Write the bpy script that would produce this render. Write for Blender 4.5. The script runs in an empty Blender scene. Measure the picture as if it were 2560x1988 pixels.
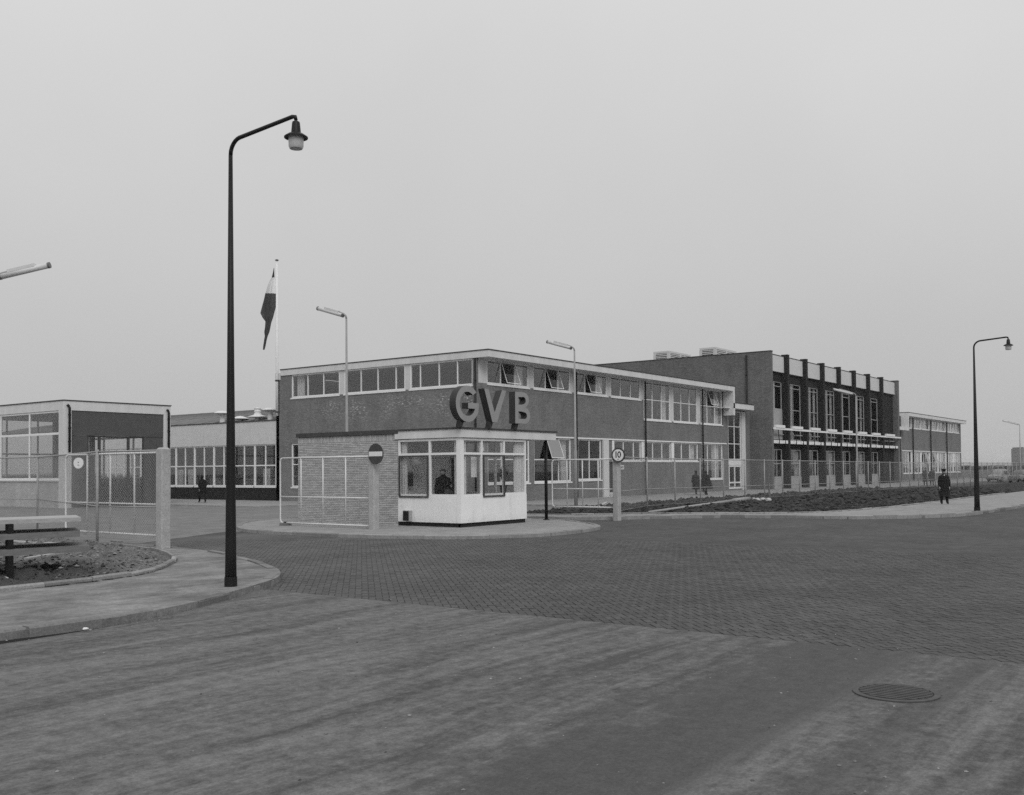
import bpy, math, random
from mathutils import Vector, Matrix
random.seed(7)
S = bpy.context.scene
R = math.radians

# ------------------------------------------------------------------ camera
FPX, PPX, PPY, CH = 2490.0, 1280.0, 994.0 + 112.0, 2.0      # focal length / principal point in photo pixels, eye height
PITCH, ROLL, AZ = R(1.57), R(0.47), math.atan2(1835, 2490)
fw = Vector((math.cos(AZ), math.sin(AZ), 0)); rt = Vector((math.sin(AZ), -math.cos(AZ), 0)); up = Vector((0, 0, 1))
f2 = fw * math.cos(PITCH) + up * math.sin(PITCH); u2 = up * math.cos(PITCH) - fw * math.sin(PITCH)
r3 = rt * math.cos(ROLL) - u2 * math.sin(ROLL); u3 = u2 * math.cos(ROLL) + rt * math.sin(ROLL)
EYE = Vector((0, 0, CH))
cam_d = bpy.data.cameras.new('camera'); cam = bpy.data.objects.new('camera', cam_d); S.collection.objects.link(cam)
cam_d.sensor_width = 36.0; cam_d.lens = FPX / 2560 * 36.0; cam_d.shift_y = 112.0 / 2560; cam_d.clip_start = 0.1; cam_d.clip_end = 9000
m = Matrix((r3, u3, -f2)).transposed().to_4x4(); m.translation = EYE; cam.matrix_world = m
S.camera = cam

# ------------------------------------------------------------------ sky, sun, exposure
SUN_AZ, SUN_EL = math.atan2(-0.80, -0.60), R(42)
W = bpy.data.worlds.new('World'); S.world = W; W.use_nodes = True
nt = W.node_tree; nt.nodes.clear()
wo = nt.nodes.new('ShaderNodeOutputWorld'); wb = nt.nodes.new('ShaderNodeBackground')
sk = nt.nodes.new('ShaderNodeTexSky'); sk.sky_type = 'NISHITA'; sk.sun_disc = False
sk.sun_elevation = SUN_EL; sk.sun_rotation = math.pi / 2 - SUN_AZ; sk.dust_density = 4; sk.air_density = 1
bw = nt.nodes.new('ShaderNodeRGBToBW'); nt.links.new(sk.outputs[0], bw.inputs[0])
tc = nt.nodes.new('ShaderNodeTexCoord'); sx = nt.nodes.new('ShaderNodeSeparateXYZ'); nt.links.new(tc.outputs['Generated'], sx.inputs[0])
def wmath(op, a, b, clamp=False):
    n = nt.nodes.new('ShaderNodeMath'); n.operation = op; n.use_clamp = clamp
    for i, v in enumerate((a, b)):
        if isinstance(v, (int, float)): n.inputs[i].default_value = v
        else: nt.links.new(v, n.inputs[i])
    return n.outputs[0]
elev = wmath('MAXIMUM', sx.outputs['Z'], 0.0)
deck = wmath('MULTIPLY', wmath('ADD', 1.0, wmath('MULTIPLY', elev, 1.0)), 4.75)      # even overcast deck, brighter overhead
cn = nt.nodes.new('ShaderNodeTexNoise'); cn.inputs['Scale'].default_value = 2.2; cn.inputs['Detail'].default_value = 5
nt.links.new(tc.outputs['Generated'], cn.inputs['Vector'])
deck = wmath('MULTIPLY', deck, wmath('ADD', 0.90, wmath('MULTIPLY', cn.outputs['Fac'], 0.20)))
sky = wmath('ADD', wmath('MULTIPLY', bw.outputs[0], 0.03), deck)
nt.links.new(sky, wb.inputs['Color']); wb.inputs['Strength'].default_value = 0.1
nt.links.new(wb.outputs[0], wo.inputs[0])
sd = bpy.data.lights.new('sun', 'SUN'); sd.energy = 1.15; sd.angle = R(30); sd.color = (1, 1, 1)
so = bpy.data.objects.new('sun', sd); S.collection.objects.link(so); so.location = (0, -20, 60)
sv = Vector((math.cos(SUN_AZ) * math.cos(SUN_EL), math.sin(SUN_AZ) * math.cos(SUN_EL), math.sin(SUN_EL)))
so.rotation_euler = (-sv).to_track_quat('-Z', 'Y').to_euler()
S.view_settings.view_transform = 'Standard'; S.view_settings.look = 'None'
S.view_settings.exposure = 0; S.view_settings.gamma = 1; S.view_settings.use_curve_mapping = False
S.render.engine = 'CYCLES'
S.cycles.max_bounces = 8; S.cycles.transparent_max_bounces = 24
S.cycles.use_adaptive_sampling = False
S.cycles.use_denoising = False            # a little grain, like the film

# ------------------------------------------------------------------ photo pixel -> place (on a known ground height or wall plane)
def ray(x, y): return f2 + r3 * ((x - PPX) / FPX) - u3 * ((y - PPY) / FPX)
def G(x, y, z=0.0):
    d = ray(x, y); return EYE + d * ((z - CH) / d.z)
def PX(x, y, X): d = ray(x, y); return EYE + d * (X / d.x)
def PY(x, y, Y): d = ray(x, y); return EYE + d * (Y / d.y)
def PD(x, y, dist): return EYE + ray(x, y) * dist

# ------------------------------------------------------------------ materials
MATS = {}
def mat(name, v, rough=0.8, var=0.15, scale=6.0, detail=5, bump=0.0, bscale=60.0, spec=0.3, metal=0.0, stretch=None, island=0.0):
    if name in MATS: return MATS[name]
    M = bpy.data.materials.new(name); M.use_nodes = True; t = M.node_tree; b = t.nodes['Principled BSDF']
    b.inputs['Roughness'].default_value = rough; b.inputs['Metallic'].default_value = metal
    b.inputs['Specular IOR Level'].default_value = spec
    co = t.nodes.new('ShaderNodeTexCoord'); src = co.outputs['Object']
    if stretch:
        mp = t.nodes.new('ShaderNodeMapping'); mp.inputs['Scale'].default_value = stretch; t.links.new(src, mp.inputs[0]); src = mp.outputs[0]
    n = t.nodes.new('ShaderNodeTexNoise'); n.inputs['Scale'].default_value = scale; n.inputs['Detail'].default_value = detail; n.inputs['Roughness'].default_value = 0.6
    t.links.new(src, n.inputs['Vector'])
    mr = t.nodes.new('ShaderNodeMapRange'); mr.inputs[1].default_value = 0.3; mr.inputs[2].default_value = 0.7
    mr.inputs[3].default_value = v * (1 - var); mr.inputs[4].default_value = v * (1 + var); mr.clamp = False
    t.links.new(n.outputs['Fac'], mr.inputs[0]); out = mr.outputs[0]
    if island:
        g = t.nodes.new('ShaderNodeNewGeometry'); mu = t.nodes.new('ShaderNodeMapRange')
        mu.inputs[3].default_value = 1 - island; mu.inputs[4].default_value = 1 + island
        t.links.new(g.outputs['Random Per Island'], mu.inputs[0])
        mm = t.nodes.new('ShaderNodeMath'); mm.operation = 'MULTIPLY'; t.links.new(out, mm.inputs[0]); t.links.new(mu.outputs[0], mm.inputs[1]); out = mm.outputs[0]
    t.links.new(out, b.inputs['Base Color'])
    if bump:
        n2 = t.nodes.new('ShaderNodeTexNoise'); n2.inputs['Scale'].default_value = bscale; n2.inputs['Detail'].default_value = 6
        t.links.new(co.outputs['Object'], n2.inputs['Vector'])
        bp = t.nodes.new('ShaderNodeBump'); bp.inputs['Strength'].default_value = bump; bp.inputs['Distance'].default_value = 0.02
        t.links.new(n2.outputs['Fac'], bp.inputs['Height']); t.links.new(bp.outputs[0], b.inputs['Normal'])
    MATS[name] = M; return M

def nodes_of(name, rough=0.85, spec=0.25):
    M = bpy.data.materials.new(name); M.use_nodes = True; t = M.node_tree; b = t.nodes['Principled BSDF']
    b.inputs['Roughness'].default_value = rough; b.inputs['Specular IOR Level'].default_value = spec
    MATS[name] = M; return M, t, b
class NT:
    """small node-writing helper"""
    def __init__(s, t): s.t = t
    def n(s, kind, **kw):
        x = s.t.nodes.new('ShaderNode' + kind)
        for k, v in kw.items(): setattr(x, k, v)
        return x
    def put(s, sock, v):
        if isinstance(v, (int, float, tuple)): sock.default_value = v
        else: s.t.links.new(v, sock)
    def math(s, op, a, b=0.0, clamp=False):
        x = s.n('Math', operation=op, use_clamp=clamp); s.put(x.inputs[0], a); s.put(x.inputs[1], b); return x.outputs[0]
    def map(s, vec, sc=(1, 1, 1), loc=(0, 0, 0), rot=(0, 0, 0)):
        x = s.n('Mapping'); s.put(x.inputs['Vector'], vec); x.inputs['Scale'].default_value = sc; x.inputs['Location'].default_value = loc; x.inputs['Rotation'].default_value = rot; return x.outputs[0]
    def noise(s, vec, scale, detail=5, rough=0.6):
        x = s.n('TexNoise'); s.put(x.inputs['Vector'], vec); x.inputs['Scale'].default_value = scale; x.inputs['Detail'].default_value = detail; x.inputs['Roughness'].default_value = rough; return x.outputs['Fac']
    def ramp(s, f, a, b, lo=0.0, hi=1.0):
        x = s.n('MapRange', clamp=True); s.put(x.inputs[0], f); x.inputs[1].default_value = a; x.inputs[2].default_value = b; s.put(x.inputs[3], lo); s.put(x.inputs[4], hi); return x.outputs[0]
    def mix(s, f, a, b):
        return s.math('ADD', s.math('MULTIPLY', a, s.math('SUBTRACT', 1.0, f)), s.math('MULTIPLY', b, f))
    def bump(s, h, st, dist, nrm):
        x = s.n('Bump'); x.inputs['Strength'].default_value = st; x.inputs['Distance'].default_value = dist; s.put(x.inputs['Height'], h); s.t.links.new(x.outputs[0], nrm)

def brick_mat(name, v, mortar, var=0.16, efflor=False, bw_=0.22, bh=0.0625):
    M, t, b = nodes_of(name, 0.9, 0.2); N = NT(t)
    tcn = N.n('TexCoord'); uv = tcn.outputs['UV']
    br = N.n('TexBrick'); N.put(br.inputs['Vector'], uv); br.inputs['Scale'].default_value = 1.0
    br.inputs['Brick Width'].default_value = bw_; br.inputs['Row Height'].default_value = bh; br.inputs['Mortar Size'].default_value = 0.008
    br.inputs['Mortar Smooth'].default_value = 0.2; br.inputs['Bias'].default_value = 0.0
    br.inputs['Color1'].default_value = (v * (1 - var),) * 3 + (1,); br.inputs['Color2'].default_value = (v * (1 + var),) * 3 + (1,); br.inputs['Mortar'].default_value = (mortar,) * 3 + (1,)
    c = N.n('RGBToBW'); t.links.new(br.outputs['Color'], c.inputs[0])
    big = N.ramp(N.noise(uv, 0.45, 4), 0.3, 0.7, 0.86, 1.12)
    fine = N.ramp(N.noise(uv, 9.0, 4), 0.3, 0.7, 0.88, 1.12)
    streak = N.ramp(N.noise(N.map(uv, (2.2, 0.25, 1)), 1.0, 4), 0.35, 0.75, 1.06, 0.88)
    col = N.math('MULTIPLY', N.math('MULTIPLY', c.outputs[0], big), N.math('MULTIPLY', fine, streak))
    if efflor:                                                   # salt bloom on the new brickwork
        sx_ = N.n('SeparateXYZ'); t.links.new(uv, sx_.inputs[0])
        band = N.math('MULTIPLY', N.ramp(sx_.outputs[1], 4.9, 5.7), N.math('MULTIPLY', N.ramp(sx_.outputs[1], 6.7, 6.2), N.ramp(sx_.outputs[0], 48.5, 46.5)))
        patch = N.ramp(N.noise(uv, 0.5, 3), 0.42, 0.56)
        spk = N.ramp(N.noise(N.map(uv, (5.0, 15, 1)), 1.0, 2), 0.56, 0.62)
        f = N.math('MULTIPLY', N.math('MULTIPLY', band, patch), spk)
        col = N.mix(N.math('MULTIPLY', f, 0.9), col, 0.55)
    t.links.new(col, b.inputs['Base Color'])
    N.bump(br.outputs['Fac'], -0.35, 0.01, b.inputs['Normal'])
    return M

brick_mat('brick_office', 0.18, 0.185, efflor=False)
brick_mat('brick_office_bloom', 0.18, 0.185, efflor=True)
brick_mat('brick_hall', 0.15, 0.14, 0.2)
brick_mat('brick_dark', 0.024, 0.02, 0.3)
brick_mat('brick_pale', 0.42, 0.45, 0.1)
mat('white_paint', 0.78, 0.55, 0.04, 2.5, spec=0.4)
M, t_, b_ = nodes_of('white_render', 0.75, 0.3); N = NT(t_); gp = N.n('NewGeometry').outputs['Position']; sz = N.n('SeparateXYZ'); t_.links.new(gp, sz.inputs[0])
spl = N.math('MULTIPLY', N.ramp(N.math('ADD', sz.outputs[2], N.math('MULTIPLY', N.noise(gp, 3.0, 6, 0.7), 0.5)), 0.75, 0.45), N.ramp(N.noise(gp, 11, 6, 0.7), 0.40, 0.62))
drip = N.ramp(N.noise(N.map(gp, (5, 5, 0.5)), 1.0, 5, 0.6), 0.52, 0.72, 1.0, 0.90)
t_.links.new(N.math('MULTIPLY', N.mix(N.math('MULTIPLY', spl, 0.5), N.ramp(N.noise(gp, 2.0, 5), 0.3, 0.7, 0.76, 0.83), 0.42), drip), b_.inputs['Base Color'])
N.bump(N.noise(gp, 45, 5), 0.2, 0.01, b_.inputs['Normal'])
mat('fascia', 0.64, 0.65, 0.10, 1.6, 7, stretch=(1.2, 1.2, 0.25))
mat('pale_panel', 0.60, 0.7, 0.05, 1.5)
mat('grey_panel', 0.36, 0.7, 0.06, 1.5)
mat('roof_felt', 0.06, 0.9, 0.25, 3)
mat('corrugated_roof', 0.15, 0.85, 0.2, 0.8, stretch=(0.3, 2.0, 1))
mat('black_paint', 0.012, 0.5, 0.15, 4, spec=0.25)
mat('lamp_green', 0.011, 0.5, 0.2, 3, spec=0.25)
mat('dark_frame', 0.06, 0.5, 0.1, 4)
mat('dark_panel', 0.085, 0.6, 0.12, 2)
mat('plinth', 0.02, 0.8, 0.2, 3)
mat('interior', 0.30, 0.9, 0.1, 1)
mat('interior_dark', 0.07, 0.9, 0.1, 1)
mat('curtain', 0.62, 0.9, 0.08, 6, stretch=(6, 6, 0.4))
mat('galv', 0.30, 0.5, 0.12, 8, spec=0.5)
mat('gate_white', 0.66, 0.5, 0.06, 8, spec=0.4)
mat('wire', 0.24, 0.5, 0.1, 8)
mat('lamp_pole', 0.30, 0.75, 0.10, 4)
mat('lamp_tube', 0.62, 0.4, 0.05, 4)
mat('lamp_end', 0.16, 0.5, 0.1, 4)
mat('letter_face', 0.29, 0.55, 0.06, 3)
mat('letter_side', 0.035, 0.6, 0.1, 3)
mat('sign_white', 0.74, 0.5, 0.04, 6)
mat('sign_red', 0.055, 0.45, 0.1, 6)
mat('sign_black', 0.015, 0.5, 0.05, 6)
mat('flag_dark', 0.05, 0.9, 0.1, 6)
mat('flag_blue', 0.075, 0.9, 0.12, 6)
mat('flag_white', 0.82, 0.9, 0.05, 6)
mat('wood', 0.36, 0.8, 0.15, 3, stretch=(1, 8, 8), bump=0.2)
mat('wood_low', 0.17, 0.85, 0.15, 3, stretch=(1, 8, 8), bump=0.2)
mat('wood_dark', 0.17, 0.85, 0.2, 3, stretch=(1, 8, 8), bump=0.2)
mat('rubble', 0.42, 0.9, 0.15, 5)
mat('cloth_black', 0.010, 0.95, 0.2, 9)
mat('cloth_grey', 0.030, 0.95, 0.2, 9)
mat('cloth_mid', 0.055, 0.95, 0.2, 9)
mat('skin', 0.26, 0.7, 0.08, 9)
mat('shirt', 0.6, 0.9, 0.05, 9)
mat('leather', 0.012, 0.5, 0.1, 9)
mat('leaf', 0.05, 0.7, 0.3, 9)
mat('pot', 0.03, 0.7, 0.1, 9)
mat('car_light', 0.30, 0.35, 0.05, 2, spec=0.5)
mat('car_mid', 0.14, 0.35, 0.05, 2, spec=0.5)
mat('car_dark', 0.035, 0.35, 0.05, 2, spec=0.5)
mat('tyre', 0.02, 0.9, 0.1, 5)
mat('chrome', 0.6, 0.25, 0.02, 5, metal=1.0)
mat('far_concrete', 0.26, 0.9, 0.06, 0.1)
mat('far_window', 0.10, 0.6, 0.05, 1)
mat('cast_iron', 0.07, 0.7, 0.25, 12)

def concrete(name, v, each=0.0):
    M, t, b = nodes_of(name, 0.9, 0.2); N = NT(t); tcn = N.n('TexCoord'); o = tcn.outputs['Object']
    a = N.ramp(N.noise(o, 28, 6, 0.7), 0.3, 0.7, v * 0.72, v * 1.25)
    c = N.ramp(N.noise(o, 3.0, 4), 0.3, 0.7, 0.88, 1.1)
    if each: c = N.math('MULTIPLY', c, N.ramp(N.n('ObjectInfo').outputs['Random'], 0, 1, 1 - each, 1 + each))
    t.links.new(N.math('MULTIPLY', a, c), b.inputs['Base Color']); N.bump(N.noise(o, 60, 5), 0.5, 0.01, b.inputs['Normal'])
    return M
concrete('concrete_post', 0.40); concrete('kerb', 0.26, 0.25); concrete('kerb_worn', 0.20, 0.3)

def glass_mat(name, tint, refl, rough=0.02):
    M = bpy.data.materials.new(name); M.use_nodes = True; t = M.node_tree; t.nodes.clear(); N = NT(t)
    out = N.n('OutputMaterial'); tr = N.n('BsdfTransparent'); tr.inputs[0].default_value = (tint,) * 3 + (1,)
    gl = N.n('BsdfGlossy'); gl.inputs['Roughness'].default_value = rough; gl.inputs[0].default_value = (0.95,) * 3 + (1,)
    lw = N.n('LayerWeight'); lw.inputs[0].default_value = 0.5
    sch = N.math('ADD', N.math('MULTIPLY', N.math('POWER', lw.outputs['Facing'], 5.0), 0.9), refl)
    mx = N.n('MixShader'); t.links.new(N.math('ADD', sch, 0.0, True), mx.inputs[0])
    t.links.new(tr.outputs[0], mx.inputs[1]); t.links.new(gl.outputs[0], mx.inputs[2]); t.links.new(mx.outputs[0], out.inputs[0])
    MATS[name] = M; return M
glass_mat('glass', 0.92, 0.085); glass_mat('glass_clear', 0.97, 0.03); glass_mat('glass_dark', 0.85, 0.035); glass_mat('glass_open', 0.97, 0.01); glass_mat('glass_grey', 0.78, 0.06); mat('glass_sky_tone', 0.27, 0.3, 0.04, 5)  # last one: opaque pale colour standing in for sky reflected in open lower panes
mat('lamp_glass', 0.5, 0.25, 0.08, 20, spec=0.5)

def ground_mats():
    # asphalt: dusty, streaked along the driving direction (x)
    M, t, b = nodes_of('asphalt', 0.85, 0.25); N = NT(t); o = N.n('TexCoord').outputs['Object']
    warp = N.n('VectorMath', operation='ADD'); t.links.new(o, warp.inputs[0])
    wn = N.n('TexNoise'); wn.inputs['Scale'].default_value = 0.35; wn.inputs['Detail'].default_value = 3; t.links.new(o, wn.inputs['Vector'])
    ws = N.n('VectorMath', operation='SCALE'); t.links.new(wn.outputs['Color'], ws.inputs[0]); ws.inputs['Scale'].default_value = 0.5; t.links.new(ws.outputs[0], warp.inputs[1])
    o2 = warp.outputs[0]
    g1 = N.noise(o, 7.0, 10, 0.78); g2 = N.noise(o, 38, 6, 0.75)
    gc = N.math('SUBTRACT', g1, 0.5)
    st1 = N.noise(N.map(o2, (0.10, 1.7, 1)), 1.0, 6, 0.65); st2 = N.noise(N.map(o2, (0.30, 5.0, 1), (7, 3, 0)), 1.0, 6, 0.65); st3 = N.noise(N.map(o, (0.5, 17.0, 1), (1, 4, 0)), 1.0, 5, 0.65)
    blot = N.noise(N.map(o, (0.6, 1.2, 1), (2, 9, 0)), 1.0, 6, 0.7)
    dv = N.math('ADD', N.math('ADD', N.math('MULTIPLY', st1, 0.42), N.math('MULTIPLY', st2, 0.26)), N.math('ADD', N.math('MULTIPLY', st3, 0.14), N.math('MULTIPLY', blot, 0.18)))
    dust = N.ramp(N.math('ADD', dv, N.math('MULTIPLY', gc, 0.38)), 0.415, 0.59)
    sp = N.n('SeparateXYZ'); t.links.new(o, sp.inputs[0]); yv = N.math('ADD', sp.outputs[1], N.math('MULTIPLY', gc, 0.5))
    # less dusty wheel track on the right-hand lane
    tr = N.math('MULTIPLY', N.ramp(yv, 2.72, 2.95), N.ramp(N.math('ADD', yv, N.math('MULTIPLY', N.math('SUBTRACT', N.noise(N.map(o, (0.8, 1.8, 1)), 1.0, 7, 0.7), 0.5), 3.4)), 4.7, 4.0))
    tr2 = N.math('MULTIPLY', N.ramp(yv, 2.02, 2.15), N.ramp(yv, 2.5, 2.3))
    dust = N.math('MULTIPLY', dust, N.math('SUBTRACT', 1.0, N.math('MULTIPLY', tr, 0.85)))
    dust = N.math('MULTIPLY', dust, N.math('SUBTRACT', 1.0, N.math('MULTIPLY', tr2, 0.6)))
    fine = N.math('MULTIPLY', N.ramp(g2, 0.36, 0.64, 0.80, 1.20), N.ramp(g1, 0.38, 0.62, 0.90, 1.10))
    vo = N.n('TexVoronoi'); t.links.new(o, vo.inputs['Vector']); vo.inputs['Scale'].default_value = 26
    chip = N.math('MULTIPLY', N.ramp(vo.outputs['Distance'], 0.16, 0.08), N.ramp(N.noise(o, 2.0, 4), 0.45, 0.62))
    oil = N.ramp(N.noise(N.map(o, (1.1, 1.6, 1), (3, 3, 0)), 1.0, 5, 0.6), 0.66, 0.72, 1.0, 0.72)
    base_ = N.math('MULTIPLY', N.math('MULTIPLY', N.ramp(dust, 0, 1, 0.068, 0.164), fine), oil)
    t.links.new(N.mix(N.math('MULTIPLY', chip, 0.5), base_, 0.045), b.inputs['Base Color'])
    N.bump(g2, 0.45, 0.012, b.inputs['Normal'])
    # brick road (far part, and joints under the built bricks)
    M, t, b = nodes_of('brick_road', 0.9, 0.15); N = NT(t); o = N.n('TexCoord').outputs['Object']
    br = N.n('TexBrick'); N.put(br.inputs['Vector'], N.map(o, (1, 1, 1), rot=(0, 0, R(45)))); br.inputs['Scale'].default_value = 1
    br.inputs['Brick Width'].default_value = 0.21; br.inputs['Row Height'].default_value = 0.105; br.inputs['Mortar Size'].default_value = 0.008
    br.inputs['Color1'].default_value = (0.058,) * 3 + (1,); br.inputs['Color2'].default_value = (0.092,) * 3 + (1,); br.inputs['Mortar'].default_value = (0.085,) * 3 + (1,)
    c = N.n('RGBToBW'); t.links.new(br.outputs['Color'], c.inputs[0])
    sp = N.n('SeparateXYZ'); t.links.new(o, sp.inputs[0])
    dust = N.math('MULTIPLY', N.ramp(N.noise(N.map(o, (0.25, 0.5, 1)), 1, 5), 0.35, 0.7), N.ramp(N.math('SUBTRACT', sp.outputs[1], N.math('MULTIPLY', sp.outputs[0], 0.35)), 5.0, 16.0))
    big = N.ramp(N.noise(o, 0.5, 5), 0.3, 0.7, 0.85, 1.18)
    t.links.new(N.mix(N.math('MULTIPLY', dust, 0.6), N.math('MULTIPLY', c.outputs[0], big), 0.15), b.inputs['Base Color'])
    # single road bricks
    M, t, b = nodes_of('road_brick', 0.8, 0.25); N = NT(t); g = N.n('NewGeometry'); o = g.outputs['Position']; oi_ = N.n('ObjectInfo')
    v = N.ramp(N.math('FRACT', N.math('ADD', g.outputs['Random Per Island'], oi_.outputs['Random'])), 0, 1, 0.062, 0.086)
    big = N.ramp(N.noise(o, 0.5, 5), 0.3, 0.7, 0.85, 1.18); fine = N.ramp(N.noise(o, 30, 5), 0.3, 0.7, 0.8, 1.2)
    sp = N.n('SeparateXYZ'); t.links.new(o, sp.inputs[0])
    dust = N.math('MULTIPLY', N.ramp(N.noise(N.map(o, (0.25, 0.5, 1)), 1, 5), 0.35, 0.7), N.ramp(N.math('SUBTRACT', sp.outputs[1], N.math('MULTIPLY', sp.outputs[0], 0.35)), 5.0, 16.0))
    t.links.new(N.mix(N.math('MULTIPLY', dust, 0.6), N.math('MULTIPLY', N.math('MULTIPLY', v, big), fine), 0.16), b.inputs['Base Color'])
    # sand swept over the pavement tiles
    for nm, lo, hi in (('pavement', 0.12, 0.285), ('pavement_clean', 0.23, 0.31), ('yard', 0.14, 0.225), ('apron', 0.23, 0.32)):
        M, t, b = nodes_of(nm, 0.92, 0.15); N = NT(t); o = N.n('TexCoord').outputs['Object']
        br = N.n('TexBrick'); br.offset = 0.5; N.put(br.inputs['Vector'], o); br.inputs['Scale'].default_value = 1
        br.inputs['Brick Width'].default_value = 0.3; br.inputs['Row Height'].default_value = 0.3; br.inputs['Mortar Size'].default_value = 0.006
        br.inputs['Color1'].default_value = (0.93,) * 3 + (1,); br.inputs['Color2'].default_value = (1.07,) * 3 + (1,); br.inputs['Mortar'].default_value = (0.72,) * 3 + (1,)
        c = N.n('RGBToBW'); t.links.new(br.outputs['Color'], c.inputs[0])
        st = N.ramp(N.noise(N.map(o, (0.7, 1.0, 1)), 1.3, 8, 0.7), 0.34, 0.68)
        sand = N.ramp(N.noise(N.map(o, (0.4, 0.7, 1), (5, 1, 0)), 1.0, 5), 0.42, 0.6)
        til = N.mix(sand, c.outputs[0], 1.0)
        fine = N.math('MULTIPLY', N.ramp(N.noise(o, 30, 7, 0.78), 0.37, 0.63, 0.78, 1.22), N.ramp(N.noise(o, 5, 8, 0.75), 0.36, 0.64, 0.88, 1.12))
        t.links.new(N.math('MULTIPLY', N.math('MULTIPLY', N.ramp(st, 0, 1, lo, hi), fine), til), b.inputs['Base Color'])
        N.bump(N.noise(o, 14, 6, 0.7), 0.4, 0.02, b.inputs['Normal'])
    # loose soil
    for nm, lo, hi in (('soil_sandy', 0.09, 0.32), ('soil', 0.02, 0.085), ('field', 0.09, 0.16)):
        M, t, b = nodes_of(nm, 0.97, 0.1); N = NT(t); o = N.n('TexCoord').outputs['Object']
        a = N.ramp(N.noise(o, 2.6, 8, 0.75), 0.38, 0.62); f = N.ramp(N.noise(o, 14, 8, 0.78), 0.38, 0.62)
        k = N.math('ADD', N.math('MULTIPLY', a, 0.6), N.math('MULTIPLY', f, 0.4))
        if nm == 'soil_sandy':
            sp = N.n('SeparateXYZ'); t.links.new(o, sp.inputs[0])
            k = N.math('MULTIPLY', k, N.ramp(N.math('ADD', sp.outputs[0], N.math('MULTIPLY', N.noise(o, 0.8, 4), 1.5)), 10.3, 11.7, 0.22, 1.0))
        t.links.new(N.ramp(k, 0, 1, lo, hi), b.inputs['Base Color'])
        N.bump(N.noise(o, 9, 8, 0.75), 1.0, 0.12, b.inputs['Normal'])
ground_mats()

# ------------------------------------------------------------------ object helpers
ORG = {}
def link(o): S.collection.objects.link(o); return o
def tag(o, label=None, cat=None, group=None, kind=None):
    for k, v in (('label', label), ('category', cat), ('group', group), ('kind', kind)):
        if v: o[k] = v
    return o
def thing(name, label, cat, loc=(0, 0, 0), group=None):
    o = link(bpy.data.objects.new(name, None)); o.location = loc; o.empty_display_size = 0.3
    ORG[o.name] = Vector(loc); return tag(o, label, cat, group)

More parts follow.
